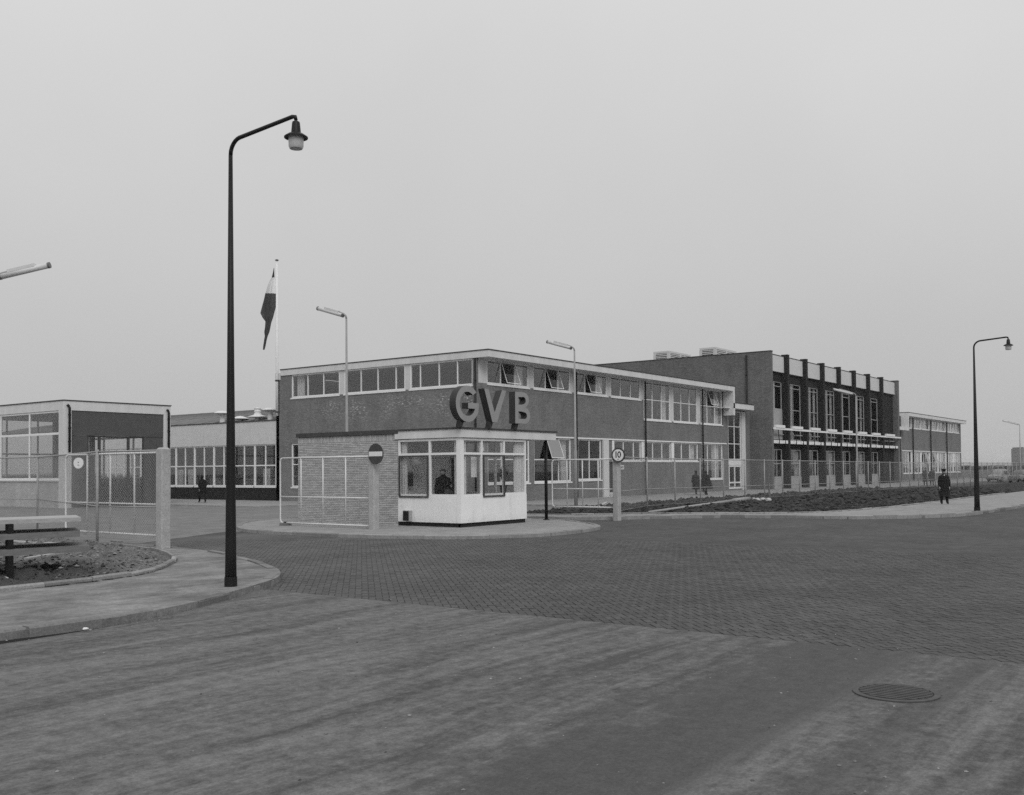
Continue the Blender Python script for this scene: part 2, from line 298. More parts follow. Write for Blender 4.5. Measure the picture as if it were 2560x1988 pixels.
class MB:
    def __init__(s): s.v = []; s.f = []; s.m = []; s.mi = 0
    def add(s, vs, fs):
        k = len(s.v); s.v += [tuple(p) for p in vs]; s.f += [tuple(i + k for i in q) for q in fs]; s.m += [s.mi] * len(fs); return s
    def box(s, x0, x1, y0, y1, z0, z1):
        return s.add([(x0, y0, z0), (x1, y0, z0), (x1, y1, z0), (x0, y1, z0), (x0, y0, z1), (x1, y0, z1), (x1, y1, z1), (x0, y1, z1)],
                     [(0, 3, 2, 1), (4, 5, 6, 7), (0, 1, 5, 4), (1, 2, 6, 5), (2, 3, 7, 6), (3, 0, 4, 7)])
    def obox(s, c, ax, ay, az):
        c, ax, ay, az = map(Vector, (c, ax, ay, az))
        return s.add([c + ax * a + ay * b + az * d for d in (-1, 1) for a, b in ((-1, -1), (1, -1), (1, 1), (-1, 1))],
                     [(0, 3, 2, 1), (4, 5, 6, 7), (0, 1, 5, 4), (1, 2, 6, 5), (2, 3, 7, 6), (3, 0, 4, 7)])
    def bar(s, p, q, w, h=None, upv=(0, 0, 1)):
        p, q = Vector(p), Vector(q); h = h or w; d = (q - p); L = d.length; d.normalize()
        u = Vector(upv)
        if abs(d.dot(u)) > 0.95: u = Vector((0, 1, 0))
        a = d.cross(u).normalized(); b = a.cross(d).normalized()
        return s.obox((p + q) / 2, d * L / 2, a * w / 2, b * h / 2)
    def tube(s, path, rad, n=10, cap=True):
        path = [Vector(p) for p in path]
        if not isinstance(rad, (list, tuple)): rad = [rad] * len(path)
        vs, fs = [], []; prev = None
        for i, p in enumerate(path):
            d = (path[min(i + 1, len(path) - 1)] - path[max(i - 1, 0)]).normalized()
            u = prev if prev is not None else (Vector((1, 0, 0)) if abs(d.z) > 0.9 else Vector((0, 0, 1)))
            a = (u - d * u.dot(d)).normalized(); prev = a; b = d.cross(a)
            vs += [p + (a * math.cos(2 * math.pi * k / n) + b * math.sin(2 * math.pi * k / n)) * rad[i] for k in range(n)]
        for i in range(len(path) - 1):
            for k in range(n): fs.append((i * n + k, i * n + (k + 1) % n, (i + 1) * n + (k + 1) % n, (i + 1) * n + k))
        if cap: fs += [tuple(reversed(range(n))), tuple(range((len(path) - 1) * n, len(path) * n))]
        return s.add(vs, fs)
    def lathe(s, c, prof, n=20):
        c = Vector(c); vs, fs = [], []
        for r, z in prof: vs += [c + Vector((r * math.cos(2 * math.pi * k / n), r * math.sin(2 * math.pi * k / n), z)) for k in range(n)]
        for i in range(len(prof) - 1):
            for k in range(n): fs.append((i * n + k, i * n + (k + 1) % n, (i + 1) * n + (k + 1) % n, (i + 1) * n + k))
        fs += [tuple(reversed(range(n))), tuple(range((len(prof) - 1) * n, len(prof) * n))]
        return s.add(vs, fs)
    def prism(s, poly, z0, z1):
        n = len(poly)
        if sum(poly[i][0] * poly[(i + 1) % n][1] - poly[(i + 1) % n][0] * poly[i][1] for i in range(n)) < 0: poly = poly[::-1]
        return s.add([(x, y, z0) for x, y in poly] + [(x, y, z1) for x, y in poly],
                     [tuple(reversed(range(n))), tuple(range(n, 2 * n))] + [(i, (i + 1) % n, n + (i + 1) % n, n + i) for i in range(n)])
    def sheet(s, poly, z):
        n = len(poly)
        if sum(poly[i][0] * poly[(i + 1) % n][1] - poly[(i + 1) % n][0] * poly[i][1] for i in range(n)) < 0: poly = poly[::-1]
        return s.add([(x, y, z) for x, y in poly], [tuple(range(n))])
    def build(s, name, ms, parent=None, smooth=False, label=None, kind=None, uv=True, loc=None):
        org = ORG.get(parent.name, Vector()) if parent else Vector(loc or (0, 0, 0))
        me = bpy.data.meshes.new(name); me.from_pydata([(a - org.x, b - org.y, c - org.z) for a, b, c in s.v], [], s.f)
        for q in (ms if isinstance(ms, (list, tuple)) else [ms]): me.materials.append(MATS[q])
        if any(s.m): me.polygons.foreach_set('material_index', s.m)
        if uv:
            L = me.uv_layers.new(name='UVMap'); data = [0.0] * (2 * len(me.loops)); V = s.v
            for p in me.polygons:
                n = p.normal; ax = abs(n.x); ay = abs(n.y); az = abs(n.z)
                for li in p.loop_indices:
                    q = V[me.loops[li].vertex_index]
                    if az > ax and az > ay: a, b_ = q[0], q[1]
                    elif ax > ay: a, b_ = q[1], q[2]
                    else: a, b_ = q[0], q[2]
                    data[2 * li] = a; data[2 * li + 1] = b_
            L.data.foreach_set('uv', data)
        if smooth:
            me.polygons.foreach_set('use_smooth', [True] * len(me.polygons))
        o = link(bpy.data.objects.new(name, me))
        if parent: o.parent = parent
        else: o.location = org
        ORG[o.name] = org
        return tag(o, label, None, None, kind)

def smooth_by_angle(o, a=40):
    me = o.data; me.polygons.foreach_set('use_smooth', [True] * len(me.polygons))
    try: me.set_sharp_from_angle(angle=R(a))
    except Exception: pass
    return o

class Face:
    """a wall plane: axis 'x' runs along X at Y=c (outside towards -Y), axis 'y' runs along Y at X=c (outside towards -X)"""
    def __init__(s, axis, c, sign=1): s.a = axis; s.c = c; s.g = sign     # sign: +1 inwards is positive
    def box(s, mb, u0, u1, d0, d1, z0, z1):
        a, b = sorted((s.c + s.g * d0, s.c + s.g * d1))
        if s.a == 'x': mb.box(u0, u1, a, b, z0, z1)
        else: mb.box(a, b, u0, u1, z0, z1)
        return mb
    def pt(s, u, d, z): return (u, s.c + s.g * d, z) if s.a == 'x' else (s.c + s.g * d, u, z)
    def wall(s, mb, u0, u1, z0, z1, holes, th=0.3):
        us = sorted({u0, u1, *[h[0] for h in holes], *[h[1] for h in holes]}); zs = sorted({z0, z1, *[h[2] for h in holes], *[h[3] for h in holes]})
        us = [u for u in us if u0 <= u <= u1]; zs = [z for z in zs if z0 <= z <= z1]
        for i in range(len(us) - 1):
            run = None
            for j in range(len(zs)):
                solid = j < len(zs) - 1 and not any(h[0] < (us[i] + us[i + 1]) / 2 < h[1] and h[2] < (zs[j] + zs[j + 1]) / 2 < h[3] for h in holes)
                if solid and run is None: run = zs[j]
                if not solid and run is not None:
                    s.box(mb, us[i], us[i + 1], 0, th, run, zs[j]); run = None
        return mb

def window(parent, F, u0, u1, z0, z1, mull=(), trans=(), fw_=0.09, mw=0.06, inset=0.06, glass='glass', frame='white_paint', name='window', open_cells=(), sill=0.0, dark_cells=(), fd=0.09):
    """frame mesh (a part) with each pane as its sub-part; open_cells = (col,row) panes hung open at the top"""
    mb = MB(); us = [u0, *mull, u1]; zs = [z0, *trans, z1]
    F.box(mb, u0, u0 + fw_, inset, inset + fd, z0, z1); F.box(mb, u1 - fw_, u1, inset, inset + fd, z0, z1)
    F.box(mb, u0 + fw_, u1 - fw_, inset + .001, inset + fd - .001, z0, z0 + fw_); F.box(mb, u0 + fw_, u1 - fw_, inset + .001, inset + fd - .001, z1 - fw_, z1)
    for u in mull: F.box(mb, u - mw / 2, u + mw / 2, inset + .004, inset + fd - .004, z0 + fw_, z1 - fw_)
    for z in trans: F.box(mb, u0 + fw_, u1 - fw_, inset + .007, inset + fd - .007, z - mw / 2, z + mw / 2)
    if sill: F.box(mb, u0 - .04, u1 + .04, -sill, inset + fd, z0 - 0.09, z0 - .002)
    w = mb.build(name, frame, parent)
    for i in range(len(us) - 1):
        for j in range(len(zs) - 1):
            a, b = us[i] + .02, us[i + 1] - .02; c, d = zs[j] + .02, zs[j + 1] - .02
            p = MB()
            if (i, j) in open_cells:                              # top-hung vent pushed outwards, with its own light frame
                L = d - c; sw = math.sin(R(19)) * L; dz = L - math.cos(R(19)) * L
                def q(u, t, off=0.0): return F.pt(u, inset - sw * t + off, d - (L - dz) * t)
                n_ = Vector(F.pt(0, 1, 0)) - Vector(F.pt(0, 0, 0))
                vs = [q(a, 0), q(b, 0), q(b, 1), q(a, 1)]; vs += [Vector(v) + n_ * .012 for v in vs]
                p.add(vs, [(0, 1, 2, 3), (7, 6, 5, 4), (0, 4, 5, 1), (1, 5, 6, 2), (2, 6, 7, 3), (3, 7, 4, 0)]); p.build('pane', 'glass_open' if z0 > 5 else 'glass_sky_tone', w)
                g = MB(); e = 0.04
                for t0, t1, ua, ub in ((0, 1, a, a + e), (0, 1, b - e, b), (1 - e / L, 1, a + e, b - e)):
                    vs = [q(ua, t0, -.012), q(ub, t0, -.012), q(ub, t1, -.012), q(ua, t1, -.012)]; vs += [Vector(v) + n_ * .022 for v in vs]
                    g.add(vs, [(0, 1, 2, 3), (7, 6, 5, 4), (0, 4, 5, 1), (1, 5, 6, 2), (2, 6, 7, 3), (3, 7, 4, 0)])
                g.build('vent_sash', frame, w)
            else:
                F.box(p, a, b, inset + fd / 2 - .004, inset + fd / 2 + .004, c, d); p.build('pane', 'glass_dark' if (i, j) in dark_cells else glass, w)
    return w

def curtain(parent, F, u0, u1, z0, z1, d, folds=5, name='curtain'):
    mb = MB(); n = folds * 4; vs, fs = [], []
    for k in range(n + 1):
        u = u0 + (u1 - u0) * k / n; e = d + 0.05 * math.sin(k * math.pi / 2 + 0.3)
        for z in (z0, z1):
            vs.append(F.pt(u, e, z)); vs.append(F.pt(u, e + .012, z))
    for k in range(n):
        a = 4 * k; b = a + 4
        fs += [(a, b, b + 2, a + 2), (a + 1, a + 3, b + 3, b + 1), (a, a + 1, b + 1, b), (a + 2, b + 2, b + 3, a + 3)]
    fs += [(0, 2, 3, 1), (4 * n, 4 * n + 1, 4 * n + 3, 4 * n + 2)]
    mb.add(vs, fs); return mb.build(name, 'curtain', parent)

def downpipe(parent, x, y, z0, z1, r=0.055, swan=None):
    mb = MB(); path = [(x, y, z0), (x, y, z1)]
    if swan: path += [(x + swan[0] * .4, y + swan[1] * .4, z1 + .12), (x + swan[0], y + swan[1], z1 + .2)]
    mb.tube(path, r, 8); o = mb.build('downpipe', 'black_paint', parent, True)
    for k in range(3):
        z = z0 + (z1 - z0) * (0.25 + 0.3 * k); b = MB(); b.tube([(x, y, z - .04), (x, y, z + .04)], r + .02, 8); b.bar((x, y, z), (x + .0, y + .1, z), .03, .03); b.build('pipe_bracket', 'black_paint', o)
    return o

def chain_link(mb, p, q, z0, z1, pitch=0.075, r=0.0028):
    """woven diamond mesh between two ground points, every wire a thin three-sided rod"""
    p = Vector((p[0], p[1], 0)); q = Vector((q[0], q[1], 0)); L = (q - p).length; d = (q - p) / L; nrm = Vector((-d.y, d.x, 0)); Hh = z1 - z0
    st = pitch * math.sqrt(2)
    for sgn in (1, -1):
        k = -Hh
        while k < L:
            a0, a1 = k, k + Hh; t0 = max(0.0, -a0 / Hh); t1 = min(1.0, (L - a0) / Hh)
            if t1 > t0:
                u0 = a0 + Hh * t0; u1 = a0 + Hh * t1; zz0 = z0 + Hh * t0; zz1 = z0 + Hh * t1
                if sgn < 0: zz0, zz1 = z1 - Hh * t0, z1 - Hh * t1
                A = p + d * u0 + Vector((0, 0, zz0)); B = p + d * u1 + Vector((0, 0, zz1)); e = (B - A).normalized(); w = e.cross(nrm)
                off = [nrm * r, (nrm * -.5 + w * .87) * r, (nrm * -.5 - w * .87) * r]
                mb.add([A + o + nrm * r * sgn for o in off] + [B + o + nrm * r * sgn for o in off], [(0, 1, 4, 3), (1, 2, 5, 4), (2, 0, 3, 5)])
            k += st
    return mb
# ------------------------------------------------------------------ ground
from mathutils import noise as mnoise
def catmull(pts, step=0.25, closed=False):
    P = [Vector((p[0], p[1])) for p in pts]; out = []; n = len(P)
    for i in range(n if closed else n - 1):
        p0 = P[(i - 1) % n] if closed or i > 0 else P[0] * 2 - P[1]; p1 = P[i]; p2 = P[(i + 1) % n]; p3 = P[(i + 2) % n] if closed or i + 2 < n else P[-1] * 2 - P[-2]
        k = max(1, int((p2 - p1).length / step))
        for j in range(k):
            t = j / k; out.append(tuple(0.5 * ((2 * p1) + (p2 - p0) * t + (2 * p0 - 5 * p1 + 4 * p2 - p3) * t * t + (3 * p1 - p0 - 3 * p2 + p3) * t ** 3)))
    if not closed: out.append(tuple(P[-1]))
    return out
def inside(x, y, poly):
    c = False; n = len(poly); j = n - 1
    for i in range(n):
        xi, yi = poly[i]; xj, yj = poly[j]
        if (yi > y) != (yj > y) and x < (xj - xi) * (y - yi) / (yj - yi) + xi: c = not c
        j = i
    return c
def edge_dist(x, y, poly):
    b = 1e9; n = len(poly); p = Vector((x, y))
    for i in range(n):
        a = Vector(poly[i]); d = Vector(poly[(i + 1) % n]) - a; L = d.length_squared
        t = max(0, min(1, (p - a).dot(d) / L)) if L else 0; b = min(b, (p - a - d * t).length)
    return b
def kerb(parent, pts, top, width=0.15, length=0.98, m='kerb', side=1, base=-0.05, name='kerb_stone', jit=0.012):
    """walk along a line and lay one stone after another"""
    acc = [0.0]
    for i in range(1, len(pts)): acc.append(acc[-1] + (Vector(pts[i]) - Vector(pts[i - 1])).length)
    def at(s):
        s = max(0, min(acc[-1], s))
        for i in range(1, len(acc)):
            if acc[i] >= s:
                t = (s - acc[i - 1]) / max(1e-9, acc[i] - acc[i - 1]); return Vector(pts[i - 1]).lerp(Vector(pts[i]), t)
    s = 0.0
    while s < acc[-1] - 0.15:
        e = min(acc[-1], s + length); a, b = at(s + .012), at(e - .012); d = (b - a).normalized(); nn = Vector((-d.y, d.x)) * side
        dz = random.uniform(-jit, jit); z1 = top + dz; ch = 0.025
        off = random.uniform(-jit, jit)
        a = a + nn * off; b = b + nn * off
        mb = MB(); vs = []
        for p in (a, b):
            for t, z in ((0, base), (0, z1 - ch), (ch, z1), (width, z1), (width, base)): vs.append((p.x + nn.x * t, p.y + nn.y * t, z))
        fs = [(i, (i + 1) % 5, 5 + (i + 1) % 5, 5 + i) for i in range(5)] + [(4, 3, 2, 1, 0), (5, 6, 7, 8, 9)]
        if side > 0: fs = [f[::-1] for f in fs]
        mb.add(vs, fs).build(name, m, parent); s = e

def struct(name, mb, m): return mb.build(name, m, None, kind='structure')
struct('field', MB().sheet([(-400, -400), (5000, -400), (5000, 5000), (-400, 5000)], -0.06), 'field')
road = struct('asphalt_road', MB().prism([(-60, -40), (11.05, -40), (11.05, 16), (9.6, 16), (9.6, 12.72), (8.7, 12.2), (7.6, 11.86), (6.6, 11.74), (5.0, 11.66), (-60, 11.6)], -0.12, 0.022), 'asphalt')
struct('gutter', MB().prism([(-60, 11.0), (9.0, 11.0), (9.0, 13), (-60, 13)], -0.3, -0.10), 'soil')
brick_road = struct('brick_road', MB().sheet([(10.9, -40), (400, -40), (400, 34), (10.9, 34)], 0.0), 'brick_road')
yard_poly = [(15.0, 24.5), (21.0, 27.4), (26, 24), (33.5, 23.2), (45, 25.5), (45, 90), (-40, 90), (-40, 28), (14.0, 28)]
struct('yard', MB().sheet(yard_poly, 0.005), 'yard')

left_front = catmull([(-30, 12.0), (-8, 11.95), (5.96, 11.9), (7.7, 11.98), (8.88, 12.31), (10.17, 12.96), (11.74, 13.86), (12.7, 14.9), (13.35, 16.0), (14.1, 17.6), (14.8, 19.6), (15.25, 22.1), (15.6, 25.0)], 0.3)
lp = left_front + [(14, 28.3), (-30, 28.3)]
left_pavement = struct('pavement', MB().prism([(x, y) for x, y in lp], -0.05, 0.12), 'pavement')
kerb(left_pavement, left_front, 0.135, 0.17, 0.98, 'kerb_worn', 1, base=-.2, jit=0.02)
bed_poly = catmull([(-12, 15.85), (0, 15.9), (8.0, 16.0), (9.7, 16.1), (10.9, 16.5), (12.0, 17.4), (12.96, 18.5), (13.65, 19.8), (14.3, 21.6), (14.45, 23.3)], 0.3)
bed_line = list(bed_poly); bed_poly = bed_poly + [(14.2, 27.8), (-12, 27.8)]
kerb(left_pavement, bed_line, 0.20, 0.09, 0.9, 'kerb', 1, base=0.05, name='edging_stone', jit=0.015)

island_line = catmull([(21.9, 27.8), (21.1, 25.6), (21.05, 23.0), (21.3, 20.6), (22.1, 18.4), (23.6, 17.1), (25.6, 16.75), (27.9, 17.1), (29.3, 18.0), (30.5, 19.5), (31.6, 21.6), (32.0, 24.0), (31.2, 30.0), (28, 31.5), (24.5, 30.6)], 0.3, True)
island = struct('traffic_island', MB().prism(island_line, -0.05, 0.10), 'pavement_clean')
kerb(island, island_line + island_line[:1], 0.115, 0.16, 0.98, 'kerb', 1, jit=0.008)

right_line = catmull([(32.4, 24.0), (32.6, 22.0), (33.4, 20.3), (35.4, 18.6), (37.2, 16.6), (37.9, 14.2), (38.3, 12.2), (39.6, 10.6), (42.0, 9.2), (47, 8.75), (60, 8.55), (100, 8.5), (200, 8.5)], 0.4)
soil_line = catmull([(33.6, 24.2), (34.4, 22.4), (36.0, 20.9), (37.9, 18.2), (38.9, 16.0), (40.6, 14.5), (43.5, 13.65), (52, 13.2), (82, 13.25), (200, 13.3)], 0.5)
rp = MB(); rp.prism(right_line + [(200, 14.5), (43.5, 15), (39.5, 18), (36.2, 22), (34.4, 24.4)], -0.05, 0.12)
right_pavement = struct('pavement', rp, 'pavement_clean')
kerb(right_pavement, [p for p in right_line if p[0] < 75], 0.13, 0.16, 0.98, 'kerb_worn', 1)
kerb(right_pavement, [p for p in soil_line if p[0] < 75], 0.17, 0.08, 1.0, 'kerb', 1, base=0.05, name='edging_stone')
struct('apron', MB().prism([(44.4, 26.3), (165, 26.3), (165, 35.2), (44.4, 35.2)], -0.05, 0.10), 'apron')
ap2 = MB(); ap2.prism([(36.5, 44.6), (44.6, 44.6), (44.6, 80), (36.5, 80)], -0.05, 0.05); struct('path', ap2, 'apron')

def soil(name, poly, step, hfun, m, x0=None, x1=None):
    xs = [p[0] for p in poly]; ys = [p[1] for p in poly]; X0 = max(min(xs), x0 if x0 is not None else -1e9); X1 = min(max(xs), x1 if x1 is not None else 1e9); Y0, Y1 = min(ys), max(ys)
    nx, ny = int((X1 - X0) / step) + 1, int((Y1 - Y0) / step) + 1; idx = {}; vs = []; fs = []
    def vid(i, j):
        if (i, j) not in idx:
            x, y = X0 + i * step, Y0 + j * step; idx[(i, j)] = len(vs); vs.append((x, y, hfun(x, y)))
        return idx[(i, j)]
    for i in range(nx):
        for j in range(ny):
            if inside(X0 + (i + .5) * step, Y0 + (j + .5) * step, poly): fs.append((vid(i, j), vid(i + 1, j), vid(i + 1, j + 1), vid(i, j + 1)))
    mb = MB(); mb.add(vs, fs); return mb.build(name, m, None, True, kind='structure', uv=False)
def h_left(x, y):
    e = min(1.0, edge_dist(x, y, bed_line) / 0.7) if inside(x, y, bed_poly) else 0
    p = Vector((x, y, 0)); r = mnoise.fractal(p * 2.1, 1.0, 2.1, 5) ; b = mnoise.noise(p * 0.7)
    return 0.135 + e * (0.07 + 0.06 * b + 0.15 * max(-0.4, r) + 0.075 * mnoise.noise(p * 4.5) + 0.05 * mnoise.noise(p * 9))
soil('soil', bed_poly, 0.07, h_left, 'soil_sandy', x0=2.0)
soil_poly = soil_line + [(200, 20.6), (96, 20.6), (82, 26.4), (45, 26.4), (40, 25.4), (34.5, 25.2)]
def h_right(x, y):
    e = min(1.0, edge_dist(x, y, soil_line) / 2.2) if inside(x, y, soil_poly) else 0
    p = Vector((x, y, 0)); r = mnoise.fractal(p * 1.3, 1.0, 2.1, 5); b = mnoise.noise(p * 0.4)
    fall = max(0.0, min(1.0, (26.4 - y) / 1.5))
    return 0.125 + e * fall * (0.13 + 0.05 * b + 0.10 * max(-0.5, r) + 0.11 * mnoise.noise(p * 2.3)) - max(0, x - 60) * 0.0012 * e
soil('soil', soil_poly, 0.13, h_right, 'soil', x1=75)
soil('soil', soil_poly, 0.5, h_right, 'soil', x0=75 - .01, x1=160)

# clods lying on the loose soil
for nm, v in (('clod_sandy', 0.16), ('clod_dark', 0.045)): mat(nm, v, 0.97, 0.3, 14, 6, spec=0.1, island=0.55)
def clods(name, n, spot, hfun, m, rmin, rmax):
    mb = MB(); k = 0
    while k < n:
        p = spot()
        if p is None: continue
        x, y, sc = p; r = random.uniform(rmin, rmax) * sc * (0.5 + random.random() ** 3); z = hfun(x, y) + r * .15; k += 1; th = random.uniform(0, 6.3); c_, s_ = math.cos(th), math.sin(th); vs = []
        for a, b, d in ((1, 0, 0), (.3, .9, .1), (-.8, .5, 0), (-.7, -.6, .1), (.4, -.9, 0), (.1, .1, .75), (-.2, -.2, -.6)):
            j = r * random.uniform(.7, 1.25); u, w = a * j * 1.25, b * j; vs.append((x + c_ * u - s_ * w, y + s_ * u + c_ * w, z + d * j))
        mb.add(vs, [(i, (i + 1) % 5, 5) for i in range(5)] + [((i + 1) % 5, i, 6) for i in range(5)])
    return mb
def spot_left(lo, hi):
    def f():
        x, y = random.uniform(lo, hi), random.uniform(15.9, 27)
        return (x, y, 1) if inside(x, y, bed_poly) and edge_dist(x, y, bed_line) > .15 else None
    return f
for lo, hi, m_ in ((6.5, 11.0, 'clod_dark'), (9.3, 14.4, 'clod_sandy')):
    o = clods('clods', 2600, spot_left(lo, hi), h_left, m_, .012, .045).build('soil_clods', m_, None, uv=False, kind='stuff'); tag(o, 'loose earth clods on the left soil bed', 'soil')
def spot_right():
    x, y = 34 + 46 * random.random() ** 1.6, random.uniform(13.3, 26.3)
    return (x, y, 1.0 + (x - 34) * .015) if inside(x, y, soil_poly) and edge_dist(x, y, soil_line) > .2 else None
o = clods('clods', 6000, spot_right, h_right, 'clod_dark', .035, .11).build('soil_clods', 'clod_dark', None, uv=False, kind='stuff'); tag(o, 'loose dark clods on the soil strip along the fence', 'soil')
# grit and small stones swept against the kerbs and over the asphalt
mat('grit', 0.17, 0.95, 0.3, 20, island=0.7)
def spot_grit():
    q = random.random()
    if q < .55: i = random.randrange(len(left_front) - 1); x, y = left_front[i]; return (x + random.gauss(0, .25), y - abs(random.gauss(.05, .25)), 1) if 3 < x < 13 else None
    return (random.uniform(3.5, 12), random.uniform(1.5, 12), .8)
o = clods('grit', 700, spot_grit, lambda x, y: .022, 'grit', .006, .017).build('grit', 'grit', None, uv=False, kind='stuff'); tag(o, 'scattered grit and small stones on the asphalt', 'grit')
dw = MB(); pts_ = [p for p in left_front if -6 < p[0] < 8.3]  # near-black wedge at the kerb foot, painted shade of the gap under it
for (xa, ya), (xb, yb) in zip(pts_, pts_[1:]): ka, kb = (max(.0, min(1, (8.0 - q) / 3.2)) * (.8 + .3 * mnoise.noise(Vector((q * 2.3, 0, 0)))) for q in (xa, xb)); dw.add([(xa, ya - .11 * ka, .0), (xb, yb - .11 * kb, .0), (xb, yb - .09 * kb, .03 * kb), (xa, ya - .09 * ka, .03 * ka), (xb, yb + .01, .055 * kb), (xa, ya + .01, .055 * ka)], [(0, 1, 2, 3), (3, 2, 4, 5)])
struct('kerb_shadow_strip', dw, 'plinth')

# road bricks in herringbone, laid on the diagonal
def road_bricks():
    w = 0.107; cs = math.cos(R(45)); allb = []
    ban = [lp, island_line]
    for i in range(-60, 330):
        for j in range(-260, 200):
            q = (i - j) % 4
            if q not in (0, 3): continue
            cx, cy = ((i + 1) * w, (j + .5) * w) if q == 0 else ((i + .5) * w, (j + 1) * w)
            x, y = cs * (cx - cy), cs * (cx + cy)
            if x < 10.98 or x > 24 or y < 0.2 or y > 25: continue
            d = Vector((x, y, 0)) - EYE; zz = d.dot(f2)
            if zz < 2 or abs(d.dot(r3) / zz) > 0.53: continue
            if zz > 29 or inside(x, y, yard_poly): continue
            if x < 16 and inside(x, y, lp): continue
            if x > 20.9 and inside(x, y, island_line): continue
            allb.append((zz, x, y, q))
    allb.sort(); return allb
RB = road_bricks()
def brick_shape(mb, x, y, q, z, tilt):
    L, B, e = 0.1035, 0.0505, 0.004
    if q == 3: L, B = B, L
    c, s_ = math.cos(R(45)), math.sin(R(45)); vs = []
    for zz, k in ((-0.03, 0), (z, e)):
        for a, b in ((-1, -1), (1, -1), (1, 1), (-1, 1)):
            u, v = a * (L - k), b * (B - k); t = tilt * (a + b * .6) if zz > 0 else 0
            vs.append((x + c * u - s_ * v, y + s_ * u + c * v, zz + t))
    mb.add(vs, [(4, 5, 6, 7), (0, 1, 5, 4), (1, 2, 6, 5), (2, 3, 7, 6), (3, 0, 4, 7)])
mb = MB()
for zz, x, y, q in RB[300:]: brick_shape(mb, x, y, q, 0.011 + random.uniform(-.003, .003), random.uniform(-.0016, .0016))
mb.build('brick_paving', 'road_brick', brick_road, kind='stuff', uv=False)
proto = {}
for k, (zz, x, y, q) in enumerate(RB[:300]):
    key = (q, k % 5)
    if key not in proto:
        b = MB(); brick_shape(b, 0, 0, q, 0.011 + random.uniform(-.003, .003), random.uniform(-.0016, .0016)); o = b.build('road_brick', 'road_brick', brick_road, uv=False); proto[key] = o.data
    else:
        o = link(bpy.data.objects.new('road_brick', proto[key])); o.parent = brick_road
    o.location = (x, y, 0)

# manhole cover in the asphalt
c = G(2240, 1740)
t = thing('manhole_cover', 'round iron grating set in the asphalt at lower right', 'manhole cover', (c.x, c.y, 0.022))
mb = MB(); mb.lathe((c.x, c.y, 0.022), [(0.36, 0.0), (0.36, 0.012), (0.31, 0.014), (0.31, 0.006), (0.02, 0.006)], 32); mb.build('rim', 'cast_iron', t)
for k in range(9):
    u = -0.26 + k * 0.065; L = math.sqrt(0.30 ** 2 - u * u)
    mb = MB(); mb.box(c.x + u - .016, c.x + u + .016, c.y - L, c.y + L, 0.028, 0.040); mb.build('grate_bar', 'cast_iron', t)
#--PART3--
# ------------------------------------------------------------------ buildings
def iz(F, px, py): return (PY(px, py, F.c) if F.a == 'x' else PX(px, py, F.c)).z
XM, YM = 44.17, 35.0
BAY = [45.15 + 4.62 * k for k in range(7)]

